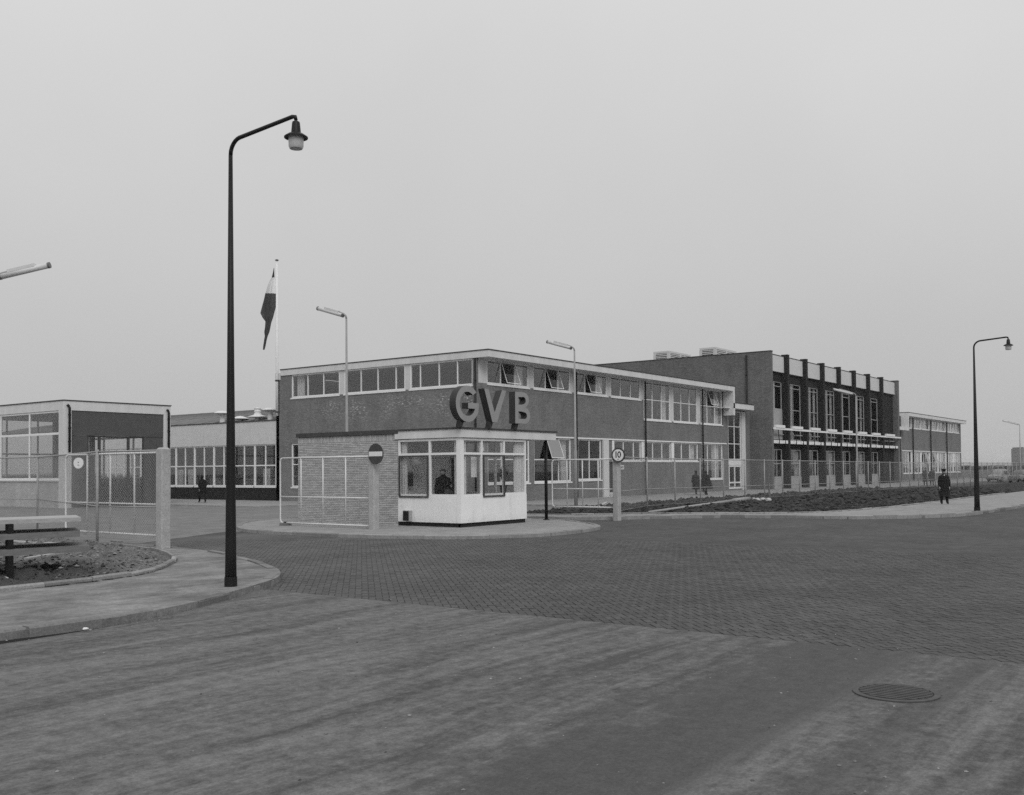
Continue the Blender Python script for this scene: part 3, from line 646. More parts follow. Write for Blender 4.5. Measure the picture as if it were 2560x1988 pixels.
def office():
    t = thing('office_building', 'two storey brick office wing with white ribbon windows behind the gatehouse', 'building', (XM, YM, 0))
    FX, FY = Face('x', YM), Face('y', XM)
    # street front
    holes = [(44.32, 63.55, 6.96, 8.36), (63.55, 77.15, 5.55, 8.36)]
    gf = [(45.15, 49.3, 1.2), (49.77, 53.92, 1.2), (54.75, 57.65, 1.28), (59.35, 63.16, 2.55), (63.63, 67.78, 2.55), (68.25, 72.4, 2.55), (72.87, 77.02, 1.1)]
    holes += [(a, b, z, 3.97) for a, b, z in gf] + [(58.5, 59.2, 0.1, 2.45)]
    mb = MB(); FX.wall(mb, XM, 78.0, -0.1, 8.36, holes, 0.3); mb.build('front_wall', 'brick_office', t)
    # yard side
    lh = [(35.3, 50.6, 6.84, 8.36), (48.6, 50.62, 0.98, 3.83)]
    mb = MB(); FY.wall(mb, YM + .3, 52.1, -0.3, 8.36, lh, 0.3); mb.build('side_wall', 'brick_office_bloom', t)
    # roof slab with its white fascia and dark felt edge
    mb = MB(); mb.box(XM - .06, 77.55, YM - .9, 51.6, 8.362, 8.74); mb.build('fascia', 'fascia', t)
    mb = MB(); mb.box(XM - .09, 77.58, YM - .93, 51.63, 8.741, 8.80); mb.build('roof', 'roof_felt', t)
    mb = MB(); mb.box(XM - .04, XM + 4, 51.64, 52.14, 8.1, 8.55); mb.build('roof_step', 'fascia', t)
    mb = MB(); mb.box(77.25, 77.55, YM - .9, YM + .2, 6.36, 8.36); mb.build('end_slab', 'fascia', t)
    # white lintel strip over the ground floor
    mb = MB(); FX.box(mb, XM - .03, 77.7, -.06, .05, 3.972, 4.06); mb.build('lintel_strip', 'white_paint', t)
    # upper windows towards the street
    for k, u in enumerate(BAY):
        if k < 4: window(t, FX, u, u + 4.15, 6.96, 8.36, (u + 1.36, u + 2.78), (), inset=.05, open_cells=((1, 0),) if k < 3 else (), sill=.05)
        else: window(t, FX, u, u + 4.15, 5.55, 8.36, (u + 1.36, u + 2.78), (7.02,), inset=.05, open_cells=((1, 1),) if k == 6 else (), sill=.05)
        a = 44.32 if k == 0 else BAY[k - 1] + 4.15
        m_ = MB(); FX.box(m_, a + .002, u - .002, .04, .16, (6.96 if k < 5 else 5.55), 8.36); m_.build('window_panel', 'pale_panel', t)
    for a, b, z in ((48.4, 49.1, 6.98), (57.6, 58.4, 6.98), (66.9, 67.6, 5.6), (76.3, 76.9, 5.6)): curtain(t, FX, a, b, z, 8.3, .35, 3)
    # ground floor
    for k, (a, b, z) in enumerate(gf):
        if k == 2: window(t, FX, a, b, z, 3.97, ((a + b) / 2,), (2.6,), inset=.05, glass='glass_dark', sill=.05)
        else: window(t, FX, a, b, z, 3.97, (a + 1.36, a + 2.78), (2.6,) if z < 2 else (), inset=.05, open_cells=((1, 1),) if k == 1 else (), sill=.05)
        if k in (3, 4, 5): m_ = MB(); FX.box(m_, (a - .46 if k > 3 else a - .3), a - .002, -.012, .1, 2.5, 3.965); m_.build('window_panel', 'white_paint', t)
    for a, b in ((53.2, 53.8), (71.7, 72.3), (75.6, 76.9), (49.0, 49.25)): curtain(t, FX, a, b, 1.2, 3.9, .35, 3)
    m_ = MB(); FX.box(m_, 57.75, 58.45, -.12, .1, .1, 3.95); m_.build('entrance_pillar', 'pale_panel', t)
    m_ = MB(); FX.box(m_, 58.5, 59.2, .12, .17, .1, 2.45); d = m_.build('door', 'dark_panel', t)
    m_ = MB(); FX.box(m_, 58.58, 58.62, .06, .12, 1.0, 1.2); m_.build('door_handle', 'galv', d)
    m_ = MB(); m_.box(58.5, 59.3, YM - .5, YM - .02, .1, .40); m_.build('entrance_step', 'pale_panel', t)
    m_ = MB(); FX.box(m_, 60.05, 60.6, -.03, -.005, 1.95, 2.25); p = m_.build('name_plate', 'sign_white', t, label='small white plate with two lines of writing')
    for z in (2.06, 2.14): m_ = MB(); FX.box(m_, 60.12, 60.52, -.036, -.031, z - .02, z + .02); m_.build('plate_line', 'sign_black', p)
    # yard side windows
    for a, b, ms in ((46.09, 50.6, (47.59, 49.07)), (40.49, 45.68, (41.27, 42.78, 44.23)), (35.3, 40.11, (36.46, 37.85, 39.31))):
        window(t, FY, a, b, 6.84, 8.36, ms, (), inset=.05, sill=.04)
    for a, b in ((45.68, 46.09), (40.11, 40.49)): m_ = MB(); FY.box(m_, a + .002, b - .002, .04, .16, 6.84, 8.36); m_.build('window_panel', 'pale_panel', t)
    window(t, FY, 48.6, 50.62, 0.98, 3.83, (49.6,), (2.45,), inset=.05, sill=.04)
    curtain(t, FY, 49.7, 50.4, 6.9, 8.3, .35, 3)
    # rooms behind the glass
    m_ = MB(); m_.box(50.2, 77.6, 41.0, 51.7, -.1, 8.355); m_.build('inner_wall', 'interior', t)
    m_ = MB(); m_.box(XM + .31, 77.6, YM + .31, 51.7, 3.98, 4.2); m_.box(XM + .31, 77.6, YM + .31, 51.7, -.08, .12); m_.build('floor_slab', 'interior_dark', t)
    for u in BAY[1::2] + [77.4]:
        for za, zb in ((.13, 3.97), (4.21, 8.35)): m_ = MB(); m_.box(u - .28, u - .18, YM + .4, 40.98, za, zb); m_.build('partition', 'interior', t)
    m_ = MB(); m_.box(XM, 77.9, 51.8, 52.1, -.1, 8.36); m_.build('rear_wall', 'brick_office', t)
    for x in (54.36, 63.58, 72.98): downpipe(t, x, YM - .16, .1, 8.3, .06)
    downpipe(t, XM - .12, YM + .02, .0, 8.33, .055)
    # covered entrance between office and hall
    g0, g1 = PY(1820.5, 1100, YM).x, PY(1853, 1100, YM).x
    zt, z1, z2, z3, zp, zd0 = (iz(FX, 1836, y) for y in (1028, 1067, 1110, 1149.5, 1163, 1222))
    m_ = MB(); FX.wall(m_, 78.0, 82.69, -.1, zt + .1, [(g0, g1, .2, zt)], .3); m_.build('entrance_wall', 'brick_office', t)
    window(t, FX, g0, g1, z3 - .02, zt, ((g0 + g1) / 2,), (z2, z1), inset=.02, glass='glass_dark', name='stair_window')
    m_ = MB(); FX.box(m_, g0, g1, .0, .1, zp, z3 - .03); m_.build('white_panel', 'white_paint', t)
    window(t, FX, g0 + .1, g1, .22, zp - .01, ((g0 + g1) / 2,), (.75,), fw_=.14, mw=.12, inset=.02, name='entrance_door')
    m_ = MB(); FX.box(m_, g1 + .02, g1 + .75, -.08, .05, .1, zt); m_.build('white_post', 'fascia', t)
    zc0, zc1 = PY(1884, 1026, YM - .9).z, PY(1884, 1013.5, YM - .9).z
    xc = min(82.6, PY(1885, 1020, YM - .9).x)
    m_ = MB(); m_.box(77.26, xc, YM - .9, YM + .25, zc0, zc1); m_.box(76.2, 77.25, YM - .6, YM - .02, zc0, zc0 + .06); c_ = m_.build('canopy', 'fascia', t)
    m_ = MB(); m_.box(77.56, xc + .03, YM - .93, YM + .25, zc1 + .001, zc1 + .06); m_.build('canopy_edge', 'roof_felt', c_)
    m_ = MB(); m_.box(g0 + .1, 82.6, YM + 4, YM + 4.2, 0, zt); m_.build('inner_wall', 'interior', t)
office()

def hall():
    XH, YH, ZT = 82.7, 33.0, 12.1; X1 = 122.3; YW = 33.57
    t = thing('hall_building', 'tall brick hall with dark vertical piers and white panels along its top', 'building', (XH, YH, 0))
    FY, FX = Face('y', XH), Face('x', YW)
    m_ = MB(); m_.box(XH, XH + .42, YH, 62, -.2, ZT); m_.build('side_wall', 'brick_hall', t)
    m_ = MB(); m_.box(XH - .03, XH + .45, YH - .03, 62, ZT + .001, ZT + .07); m_.build('coping', 'roof_felt', t)
    m_ = MB(); m_.box(X1 - .65, X1, YH, 62, -.2, ZT); m_.build('end_wall', 'brick_hall', t)
    m_ = MB(); m_.box(X1 - .68, X1 + .03, YH - .03, 62, ZT + .001, ZT + .07); m_.build('coping', 'roof_felt', t)
    fins = [86.6, 91.29, 95.98, 100.84, 105.69, 110.63, 115.55]; ends = [XH + .42] + [f + .48 for f in fins]; starts = fins + [X1 - .65]
    holes = []
    for k in range(7):
        a, b = ends[k], starts[k]; holes += [(a + .02, b - .02, (7.2 if k == 0 else 4.5), 9.65), (a + .25, b - .15, 1.12, 3.62)]
    m_ = MB(); FX.wall(m_, XH + .43, X1 - .66, -.2, ZT - .15, holes, .25); m_.build('recessed_wall', 'brick_dark', t)
    for f in fins: m_ = MB(); m_.box(f, f + .48, YH, YW - .002, -.2, ZT); p = m_.build('pier', 'brick_dark', t); m_ = MB(); m_.box(f - .02, f + .5, YH - .02, YW, ZT + .001, ZT + .05); m_.build('pier_cap', 'roof_felt', p)
    for k in range(8):
        a, b = ends[k], starts[k]
        m_ = MB(); m_.box(a + .003, b - .003, YW - .24, YW - .005, 10.5, 11.93); p = m_.build('fascia_panel', 'pale_panel', t)
        m_ = MB(); m_.box(a + .003, b - .003, YW - .26, YW - .005, 11.932, 12.0); m_.build('edge_strip', 'roof_felt', p)
        m_ = MB(); m_.box(a + .003, b - .003, YH + .05, YW - .003, 4.12, 4.40); m_.build('balcony_slab', 'white_paint', t)
        m_ = MB(); m_.box(a + .003, b - .003, YW - .15, YW - .05, 4.9, 5.0); m_.build('balcony_rail', 'grey_panel', t)
        if k < 7:
            w = b - a
            window(t, FX, a + .02, b - .02, 7.2 if k == 0 else 4.5, 9.65, (a + w * .46,), (9.25,) if k == 0 else (7.25, 9.25), fw_=.06, mw=.06, inset=.02, glass='glass_dark', frame='grey_panel', name='tall_window', sill=.03)  # hall frames are grey: the shade on them is put into the colour
            curtain(t, FX, a + w * .28, a + w * (.58 if k else .66), 4.6 if k else 7.3, 9.6, .2, 4); 
            if k in (2, 3, 5): curtain(t, FX, a + w * .8, a + w * .92, 4.6, 9.6, .2, 2)
            window(t, FX, a + .25, b - .15, 1.12, 3.62, (a + w * .62,), (2.35,), fw_=.07, mw=.06, inset=.02, glass='glass_dark', frame='grey_panel', sill=.03)
            if k % 2: curtain(t, FX, a + w * .66, a + w * .92, 1.2, 3.55, .2, 4)
            m_ = MB(); m_.box(a + .25, b - .15, YW - .03, YW - .004, .1, 1.02); m_.build('parapet_panel', 'grey_panel', t)
            if k == 0: m_ = MB(); m_.box(a + .02, b - .02, YW - .03, YW - .004, 4.5, 7.1); m_.build('parapet_panel', 'grey_panel', t)
    # awning rail in front of the piers with a cassette and two hooked arms at each bay
    za, zb = PY(1932.3, 1070.6, YH - .2).z, PY(2243, 1094, YH - .2).z
    m_ = MB(); m_.obox(((XH + .1 + X1 - .1) / 2, YH - .12, (za + zb) / 2), ((X1 - XH - .2) / 2, 0, (zb - za) / 2), (0, .05, 0), (0, 0, .085)); rail = m_.build('awning_rail', 'white_paint', t)
    for k in range(8):
        a, b = ends[k], starts[k]; zz = za + (zb - za) * (a - XH) / (X1 - XH)
        m_ = MB(); m_.box(a + .1, a + .62 * (b - a), YH - .22, YH - .02, zz + .085, zz + .33); m_.build('awning_cassette', 'white_paint', rail)
        for q in (.2, .62):
            x = a + q * (b - a); m_ = MB(); m_.tube([(x, YH - .15, zz - .1), (x + .02, YH - .2, zz - .8), (x + .05, YH - .22, zz - 1.15), (x - .05, YH - .25, zz - 1.27), (x - .18, YH - .25, zz - 1.22)], .035, 6); m_.build('awning_arm', 'black_paint', rail)
    for x in (fins[1] + .62, fins[3] + .62, fins[5] + .62): downpipe(t, x, YH + .12, .1, 11.6, .06)
    downpipe(t, XH - .1, 35.2, .1, 11.9, .08)
    m_ = MB(); m_.box(XH + .43, X1 - .66, YW + .26, 61.9, 11.6, 11.9); m_.build('roof', 'roof_felt', t)
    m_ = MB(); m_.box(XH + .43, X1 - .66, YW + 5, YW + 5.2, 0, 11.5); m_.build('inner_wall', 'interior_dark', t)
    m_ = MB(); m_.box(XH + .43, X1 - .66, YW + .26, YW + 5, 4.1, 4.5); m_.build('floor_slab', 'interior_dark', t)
    # louvred ventilation boxes standing on the roof
    for xa, xm_, xb, ytop, lab in ((1633.5, 1673, 1727, 877, 'left'), (1748.5, 1789, 1841, 867.5, 'right')):
        p = PX(xm_, ytop, 92.0); y1 = PX(xa, ytop, 92.0).y; y0 = p.y; x1 = PY(xb, ytop + 10, y0).x; z1 = p.z
        m_ = MB(); m_.box(92.2, x1 - .2, y0 + .2, y1 - .2, 11.9, z1 - .2); v = m_.build('ventilation_box', 'dark_panel', t)
        m_ = MB(); m_.box(92, x1, y0, y1, z1 - .2, z1); m_.build('box_lid', 'pale_panel', v)
        for q in range(12):
            z = z1 - .34 - q * .17
            if z < 11.9: break
            m_ = MB(); m_.box(92.0, x1, y0, y1, z, z + .085); m_.build('louvre', 'pale_panel', v)
        for ux, uy in ((92.02, y0 + .02), (x1 - .22, y0 + .02), (92.02, y1 - .22), ((92 + x1) / 2, y0 + .02)): m_ = MB(); m_.box(ux - .035, ux + .235, uy - .035, uy + .235, 11.9, z1 - .21); m_.build('corner_post', 'pale_panel', v)
hall()

def far_wing():
    X0, X1 = 130.4, 163.0
    t = thing('office_building', 'low brick wing with flat white roof at the far right end of the complex', 'building', (X0, YM, 0)); FX = Face('x', YM)
    bays = [X0 + .6 + 4.55 * k for k in range(7)]
    m_ = MB(); FX.wall(m_, 123.5, X1, -.2, 8.36, [(X0 + .4, X1 - 1.2, 6.96, 8.36), (X0 + .4, X1 - .5, 1.1, 3.95)], .3); m_.build('front_wall', 'brick_office', t)
    m_ = MB(); m_.box(X0 - .1, X1 - .5, YM - .9, 48, 8.362, 8.78); m_.build('fascia', 'fascia', t)
    m_ = MB(); m_.box(X0 - .13, X1 - .47, YM - .93, 48, 8.781, 8.84); m_.build('roof', 'roof_felt', t)
    m_ = MB(); m_.box(X0 - .1, X0 + .25, YM - .9, YM - .02, 6.5, 8.36); m_.build('end_slab', 'fascia', t)
    m_ = MB(); m_.box(122.4, X0 - .12, YM - .9, YM - .02, 6.5, 6.9); m_.build('canopy', 'fascia', t)
    m_ = MB(); m_.box(122.4, X0 - .12, YM + 1.2, YM + 1.4, 6.9, 8.8); m_.build('link_wall', 'fascia', t)
    m_ = MB(); FX.box(m_, X0 + .1, X1, -.06, .05, 3.955, 4.05); m_.build('lintel_strip', 'white_paint', t)
    for k, u in enumerate(bays):
        b = min(u + 4.05, X1 - 1.25); window(t, FX, u, b, 6.96, 8.36, (u + 1.3, u + 2.7), (), inset=.05, sill=.05)
        window(t, FX, u, u + 4.05 if k < 6 else X1 - .6, 1.1, 3.95, (u + 1.3, u + 2.7), (2.4,), inset=.05, open_cells=((1, 1),) if k in (2, 3) else (), sill=.05)
        curtain(t, FX, u + .1, u + 1.2, 7, 8.3, .3, 4); curtain(t, FX, u + 1.5, u + 3.9, 7, 8.3, .3, 8)
        curtain(t, FX, u + .1, u + .9, 1.2, 3.9, .3, 3); curtain(t, FX, u + 2.8, u + 3.9, 1.2, 3.9, .3, 4)
        m_ = MB(); FX.box(m_, b + .002, u + 4.548, .04, .16, 6.96, 8.355); m_.build('window_panel', 'white_paint', t)
        if k < 6: m_ = MB(); FX.box(m_, u + 4.052, u + 4.548, .04, .16, 1.1, 3.95); m_.build('window_panel', 'white_paint', t)
    m_ = MB(); m_.box(X0 + .4, X1 - .5, YM + 3, YM + 3.2, 0, 8.3); m_.build('inner_wall', 'interior', t)
    m_ = MB(); m_.box(X0 + .4, X1 - .4, YM + .31, YM + 3, 3.96, 4.2); m_.build('floor_slab', 'interior_dark', t)
    for x in (bays[1] - .22, bays[3] - .22, bays[5] - .22, 129.2): downpipe(t, x, YM - .15, .1, 8.3, .08)
far_wing()

def workshop():
    X = 44.32; Y0, Y1 = 52.12, 80.0
    t = thing('workshop_building', 'long low workshop with pale band and curved roof left of the office', 'building', (X, Y0, 0)); F = Face('y', X)
    m_ = MB(); F.box(m_, Y0, Y1, 0, .3, -.2, 1.0); m_.build('plinth', 'plinth', t)
    k = 0; y = Y0 + .2
    while y < Y1 - 2.2:
        window(t, F, y, y + 2.22, 1.002, 3.85, (y + 1.11,), (2.42,), fw_=.075, mw=.08, inset=.03, sill=.04); y += 2.225
    for (a, b) in ((52.2, 53.0), (53.4, 54.2), (61.8, 62.6), (63.1, 63.9)): curtain(t, F, a + .1, b, 1.05, 2.2, .5, 4)
    y = Y0
    while y < Y1: m_ = MB(); F.box(m_, y + .008, min(Y1, y + 4.0) - .008, -.03, .3, 3.855, 5.42); m_.build('band_panel', 'pale_panel', t); y += 4.0
    m_ = MB(); F.box(m_, Y0, Y1, -.08, .4, 5.422, 5.48); m_.build('eaves', 'roof_felt', t)
    m_ = MB(); vs, fs = [], []; n = 14
    for i in range(n + 1):
        a = i / n; x = X + .1 + 26 * a; z = 5.48 + 2.6 * math.sin(math.pi * (a * .5)) ** 0.8
        vs += [(x, Y0, z), (x, Y1 + 12, z), (x, Y0, z - .12), (x, Y1 + 12, z - .12)]
    for i in range(n):
        a = 4 * i; b = a + 4; fs += [(a, b, b + 1, a + 1), (a + 2, a + 3, b + 3, b + 2), (a, a + 2, b + 2, b), (a + 1, b + 1, b + 3, a + 3)]
    fs += [(0, 1, 3, 2), (4 * n, 4 * n + 2, 4 * n + 3, 4 * n + 1)]
    m_.add(vs, fs); rf = m_.build('roof', 'corrugated_roof', t)
    for i in range(24):                                      # sheet laps
        y = Y0 + .4 + i * 1.6; m_ = MB(); pts = [(X + .1 + 26 * a / 10, y, 5.495 + 2.6 * math.sin(math.pi * (a / 20)) ** 0.8) for a in range(11)]; m_.tube(pts, .02, 4); m_.build('roof_lap', 'corrugated_roof', rf)
    def cowl(px, py_base, py_top, X_, wide, kind):
        b, tp = PX(px, py_base, X_), PX(px, py_top, X_); h = tp.z - b.z; m_ = MB()
        if kind == 'funnel': m_.lathe(b, [(wide * .36, -.3), (wide * .26, h * .6), (wide * .9, h * .74), (wide, h * .78), (wide * .55, h * .96), (.02, h)], 16)
        elif kind == 'dome': m_.lathe(b, [(wide * .3, -.4), (wide * .3, h * .3), (wide * .95, h * .42), (wide, h * .5), (wide * .35, h * .92), (.02, h)], 16)
        else: m_.lathe(b, [(wide * .3, -.5), (wide * .3, h * .18), (wide, h * .22), (wide, h * .28), (wide * .4, h * .42), (wide * .3, h * .6), (wide * .38, h * .66), (wide * .28, h * .8), (wide * .36, h * .9), (.02, h)], 16)
        smooth_by_angle(m_.build('roof_vent', 'fascia', t), 35)
    cowl(556, 1057, 1027, 44.75, .62, 'funnel'); cowl(600, 1054, 1040, 44.75, .62, 'dome'); cowl(644, 1051, 1018, 44.75, .66, 'tall'); cowl(676, 1049, 1019, 44.75, .60, 'funnel')
    m_ = MB(); m_.box(X + 7, X + 7.2, Y0, Y1, 0, 5.3); m_.build('inner_wall', 'interior', t)
    m_ = MB(); m_.box(X + .32, X + 7, Y0, Y1, -.05, .02); m_.build('floor_slab', 'interior', t)
    for yy in (53.6, 56.2, 60.0): m_ = MB(); m_.box(X + 1.4, X + 2.4, yy, yy + 1.3, .02, 1.55); m_.build('work_cabinet', 'grey_panel', t)
workshop()

def glass_house():
    X, Y = 30.65, 54.5; X1, Y1 = 37.72, 66.0; ZT = 6.23
    t = thing('glazed_pavilion', 'low pavilion with white frame and large windows behind the left fence', 'building', (X, Y, 0)); FX, FY = Face('x', Y), Face('y', X); BX, BY = Face('x', Y1, -1), Face('y', X1, -1)
    m_ = MB(); m_.box(X, X1, Y, Y1, 5.63, 6.17); m_.build('fascia', 'fascia', t)
    m_ = MB(); m_.box(X - .04, X1 + .04, Y - .04, Y1 + .04, 6.171, ZT); m_.build('roof', 'roof_felt', t)
    for x, y in ((X, Y), (X1 - .5, Y), (X, Y1 - .5), (X1 - .5, Y1 - .5)): m_ = MB(); m_.box(x, x + .5, y, y + .5, -.1, 5.628); m_.build('corner_column', 'fascia', t)
    m_ = MB(); FX.box(m_, X + .5, X1 - .5, .05, .2, 4.2, 5.628); m_.build('dark_panel', 'dark_panel', t)
    for a, b in ((X + .5, X + 1.5), (X1 - 1.82, X1 - .5)): m_ = MB(); FX.box(m_, a, b, .08, .2, -.1, 4.19); m_.build('dark_panel', 'dark_panel', t)
    window(t, FX, X + 1.5, X1 - 1.82, .02, 4.19, (X + 2.3, X + 4.2), (), fw_=.08, mw=.16, inset=.1, glass='glass_clear', frame='dark_frame')
    m_ = MB(); FX.box(m_, X + 2.4, X1 - 1.9, .2, .24, .1, 1.35); m_.build('door_panel', 'dark_panel', t)
    for F, s in ((FY, 0), (BY, 1)):
        m_ = MB(); F.box(m_, Y + .5, Y1 - .5, .05, .3, -.1, 1.62); m_.build('pale_wall', 'brick_pale', t)
        window(t, F, Y + .5, Y1 - .5, 1.63, 5.62, (Y + 3.88, Y + 7.3), (4.3,), fw_=.1, mw=.13, inset=.05, glass='glass_grey' if s == 0 else 'glass_clear', sill=.03)
    m_ = MB(); BX.box(m_, X + .5, X1 - .5, .05, .3, -.1, 1.1); m_.build('pale_wall', 'brick_pale', t)
    window(t, BX, X + .5, X1 - .5, 1.1, 5.62, (X + 2.5, X + 4.6), (3.3,), fw_=.1, mw=.1, inset=.05, glass='glass_clear')
    for y in (57.5, 61.5): m_ = MB(); m_.box(X + 3.4, X + 3.75, y, y + .35, 0, 5.6); m_.build('inner_column', 'fascia', t)
    m_ = MB(); m_.box(X + .4, X + 2.6, 55.6, 56.3, 0, 3.2); m_.build('cupboard', 'dark_panel', t)
    m_ = MB(); m_.box(X + .31, X1 - .31, Y + .2, Y1 - .31, -.02, .03); m_.build('floor_slab', 'interior', t)
    downpipe(t, X + .32, Y - .1, 3.2, 5.75, .07, (-.12, .05)); downpipe(t, X1 - .2, Y - .1, 3.2, 5.75, .07, (-.1, .05))
glass_house()

# ------------------------------------------------------------------ gatehouse
XK, YK = 25.45, 20.87; XK1 = 29.18; YB = 23.68; YB1 = 28.78
M, tt, bb = nodes_of('gate_brick', 0.9, 0.2); N = NT(tt); g_ = N.n('NewGeometry'); oi = N.n('ObjectInfo')
rv = N.math('FRACT', N.math('ADD', g_.outputs['Random Per Island'], oi.outputs['Random']))
tt.links.new(N.math('MULTIPLY', N.ramp(rv, 0, 1, 0.36, 0.50), N.ramp(N.noise(g_.outputs['Position'], 30, 4), .3, .7, .88, 1.12)), bb.inputs['Base Color'])
mat('mortar', 0.11, 0.95, 0.1, 8)
def gatehouse():
    t = thing('gatehouse', 'small flat roofed gatehouse with white base and wide windows on the traffic island', 'building', (XK, YK, 0.1)); FX, FY = Face('x', YK), Face('y', XK); RY = Face('y', XK1, -1)
    # brick half
    m_ = MB(); m_.box(XK + .012, XK + .2, YB, YB1, .05, 3.27); m_.box(XK + .2, XK1, YB1 - .2, YB1 - .012, .05, 3.27); m_.box(XK1 - .2, XK1 - .012, YB, YB1 - .2, .05, 3.27); m_.box(XK + .2, XK1 - .2, YB, YB + .15, .05, 3.27)
    wl = m_.build('brick_wall', 'mortar', t)
    bl = []
    for c_ in range(47):
        z = .1 + c_ * .0625
        for k in range(24):
            y0 = YB + k * .22 - (.11 if c_ % 2 else 0); y1 = y0 + .209; y0 = max(y0, YB + .003); y1 = min(y1, YB1)
            if y1 - y0 > .03: bl.append((y0, y1, z, z + .0515))
    z = .1 + 47 * .0625
    k = YB
    while k < YB1 - .05: bl.append((k + .003, min(YB1, k + .0535), z, 3.262)); k += .0645
    bl.sort(key=lambda b: (Vector((XK, b[0], b[2])) - EYE).length)
    rest = MB(); meshes = {}
    for i, (a, b, z0, z1) in enumerate(bl):
        dx = random.uniform(0, .004)
        if i >= 300: rest.box(XK - dx, XK + .05, a, b, z0, z1); continue
        key = (round(b - a, 3), round(z1 - z0, 3), i % 3)
        if key not in meshes:
            p = MB(); p.box(XK - dx, XK + .05, 0, b - a, 0, z1 - z0); o = p.build('brick', 'gate_brick', wl, uv=False); me = o.data
            me.transform(Matrix.Translation(ORG[wl.name])); meshes[key] = me
        else: o = link(bpy.data.objects.new('brick', meshes[key])); o.parent = wl
        o.location = Vector((0, a, z0)) - ORG[wl.name]
    rest.build('brickwork', 'gate_brick', wl, kind='stuff', uv=False)
    # white base with black toe
    for F, a, b in ((FX, XK, XK1), (FY, YK + .15, YB - .003)):
        m_ = MB(); F.box(m_, a, b, 0, .15, .24, 1.12); m_.build('base_wall', 'white_render', t)
        m_ = MB(); F.box(m_, a + (.06 if F is FX else -.08), b - .02, .06, .15, .05, .238); m_.build('toe', 'plinth', t)
    m_ = MB(); m_.box(XK1 - .15, XK1, YK + .15, YB, .24, 1.12); m_.build('base_wall', 'white_render', t)
    # glazing: corner post, then fixed lights above and sliding lights below
    m_ = MB(); m_.box(XK + .005, XK + .12, YK + .005, YK + .12, 1.121, 3.08); m_.build('corner_post', 'white_paint', t)
    window(t, FX, XK + .12, XK1 - .005, 1.121, 3.06, (26.62, 27.88), (2.55,), fw_=.07, mw=.075, inset=.01, glass='glass_clear', name='front_window')
    window(t, FY, YK + .12, YB - .01, 1.121, 3.06, (22.24,), (2.55,), fw_=.07, mw=.075, inset=.01, glass='glass_clear', name='side_window')
    window(t, RY, YK + .12, YB - .01, 1.121, 3.06, (22.24,), (2.55,), fw_=.07, mw=.075, inset=.01, glass='glass_clear', name='side_window')
    for F, a, b in ((FX, 26.64, 27.86), (FY, 22.27, 23.62)):
        m_ = MB(); w_ = .055
        F.box(m_, a, a + w_, -.035, .008, 1.07, 2.51); F.box(m_, b - w_, b, -.035, .008, 1.07, 2.51); F.box(m_, a + w_, b - w_, -.034, .007, 1.07, 1.07 + w_); F.box(m_, a + w_, b - w_, -.034, .007, 2.51 - w_, 2.51)
        sf = m_.build('sliding_sash', 'dark_frame', t)
        m_ = MB(); F.box(m_, a + w_, b - w_, -.018, -.012, 1.07 + w_, 2.51 - w_); m_.build('pane', 'glass_clear', sf)
    # roof with fascia, running on as a canopy over the wicket
    m_ = MB(); m_.box(XK - .05, 31.02, YK - .06, YB + .1, 3.085, 3.362); m_.build('fascia', 'fascia', t)
    m_ = MB(); m_.box(XK - .09, 31.06, YK - .10, YB - .06, 3.363, 3.42); m_.box(XK - .06, XK1 + .05, YB - .06, YB1 + .05, 3.272, 3.42); m_.build('roof', 'roof_felt', t)
    pp = G(1366, 1300, .1)
    m_ = MB(); m_.tube([(pp.x, pp.y, .1), (pp.x, pp.y, 3.083)], .06, 12); cp = m_.build('canopy_post', 'black_paint', t, True)
    m_ = MB(); m_.lathe((pp.x, pp.y, .1), [(.13, 0), (.13, .02), (.06, .04)], 12); m_.build('post_foot', 'black_paint', cp)
    # dark box let into the white base
    m_ = MB(); m_.box(XK - .13, XK + .0, 23.02, 23.34, .27, .63)
    bx = m_.build('wall_box', 'grey_panel', t, label='small dark open fronted box on the white base')
    m_ = MB(); m_.box(XK - .145, XK - .131, 23.07, 23.32, .29, .61); m_.build('box_door', 'black_paint', bx)
    # inside
    m_ = MB(); m_.box(XK + .15, XK1 - .15, YK + .15, YB, .1, .3); m_.build('floor', 'interior', t)
    m_ = MB(); m_.box(XK + .2, XK1 - .2, YB - .04, YB - .002, .3, 3.08); m_.build('inner_wall', 'fascia', t)
    m_ = MB(); m_.box(28.3, 28.95, YB - .09, YB - .045, .3, 2.45); m_.build('inner_door', 'interior_dark', t)
    curtain(t, FX, XK + .2, XK + .42, 1.13, 3.03, .14, 2); curtain(t, FX, 28.62, 29.02, 1.13, 3.03, .14, 4); curtain(t, FY, YK + .18, YK + .36, 1.13, 3.03, .14, 2); curtain(t, FY, YB - .3, YB - .1, 1.13, 3.03, .14, 2)
    m_ = MB(); m_.box(XK + .3, XK + .55, YB - .22, YB - .05, 1.45, 1.95); m_.build('wall_telephone', 'black_paint', t)
    m_ = MB(); m_.box(26.1, 28.6, YK + .75, YK + 1.3, .98, 1.03); m_.box(26.15, 26.2, YK + .8, YK + 1.25, .3, .98); m_.box(28.5, 28.55, YK + .8, YK + 1.25, .3, .98); m_.build('counter', 'wood_dark', t)
    m_ = MB(); m_.box(26.75, 27.05, YK + .25, YK + .27, 2.65, 2.95); m_.build('notice', 'sign_white', t)
    m_ = MB(); m_.box(26.45, 26.75, YK + .35, YK + .37, 1.75, 2.45); m_.build('notice', 'sign_white', t)
    m_ = MB(); m_.lathe((25.98, 23.3, 2.2), [(.24, 0), (.13, .36), (.12, .37)], 12); m_.build('lamp_shade', 'grey_panel', t)
gatehouse()
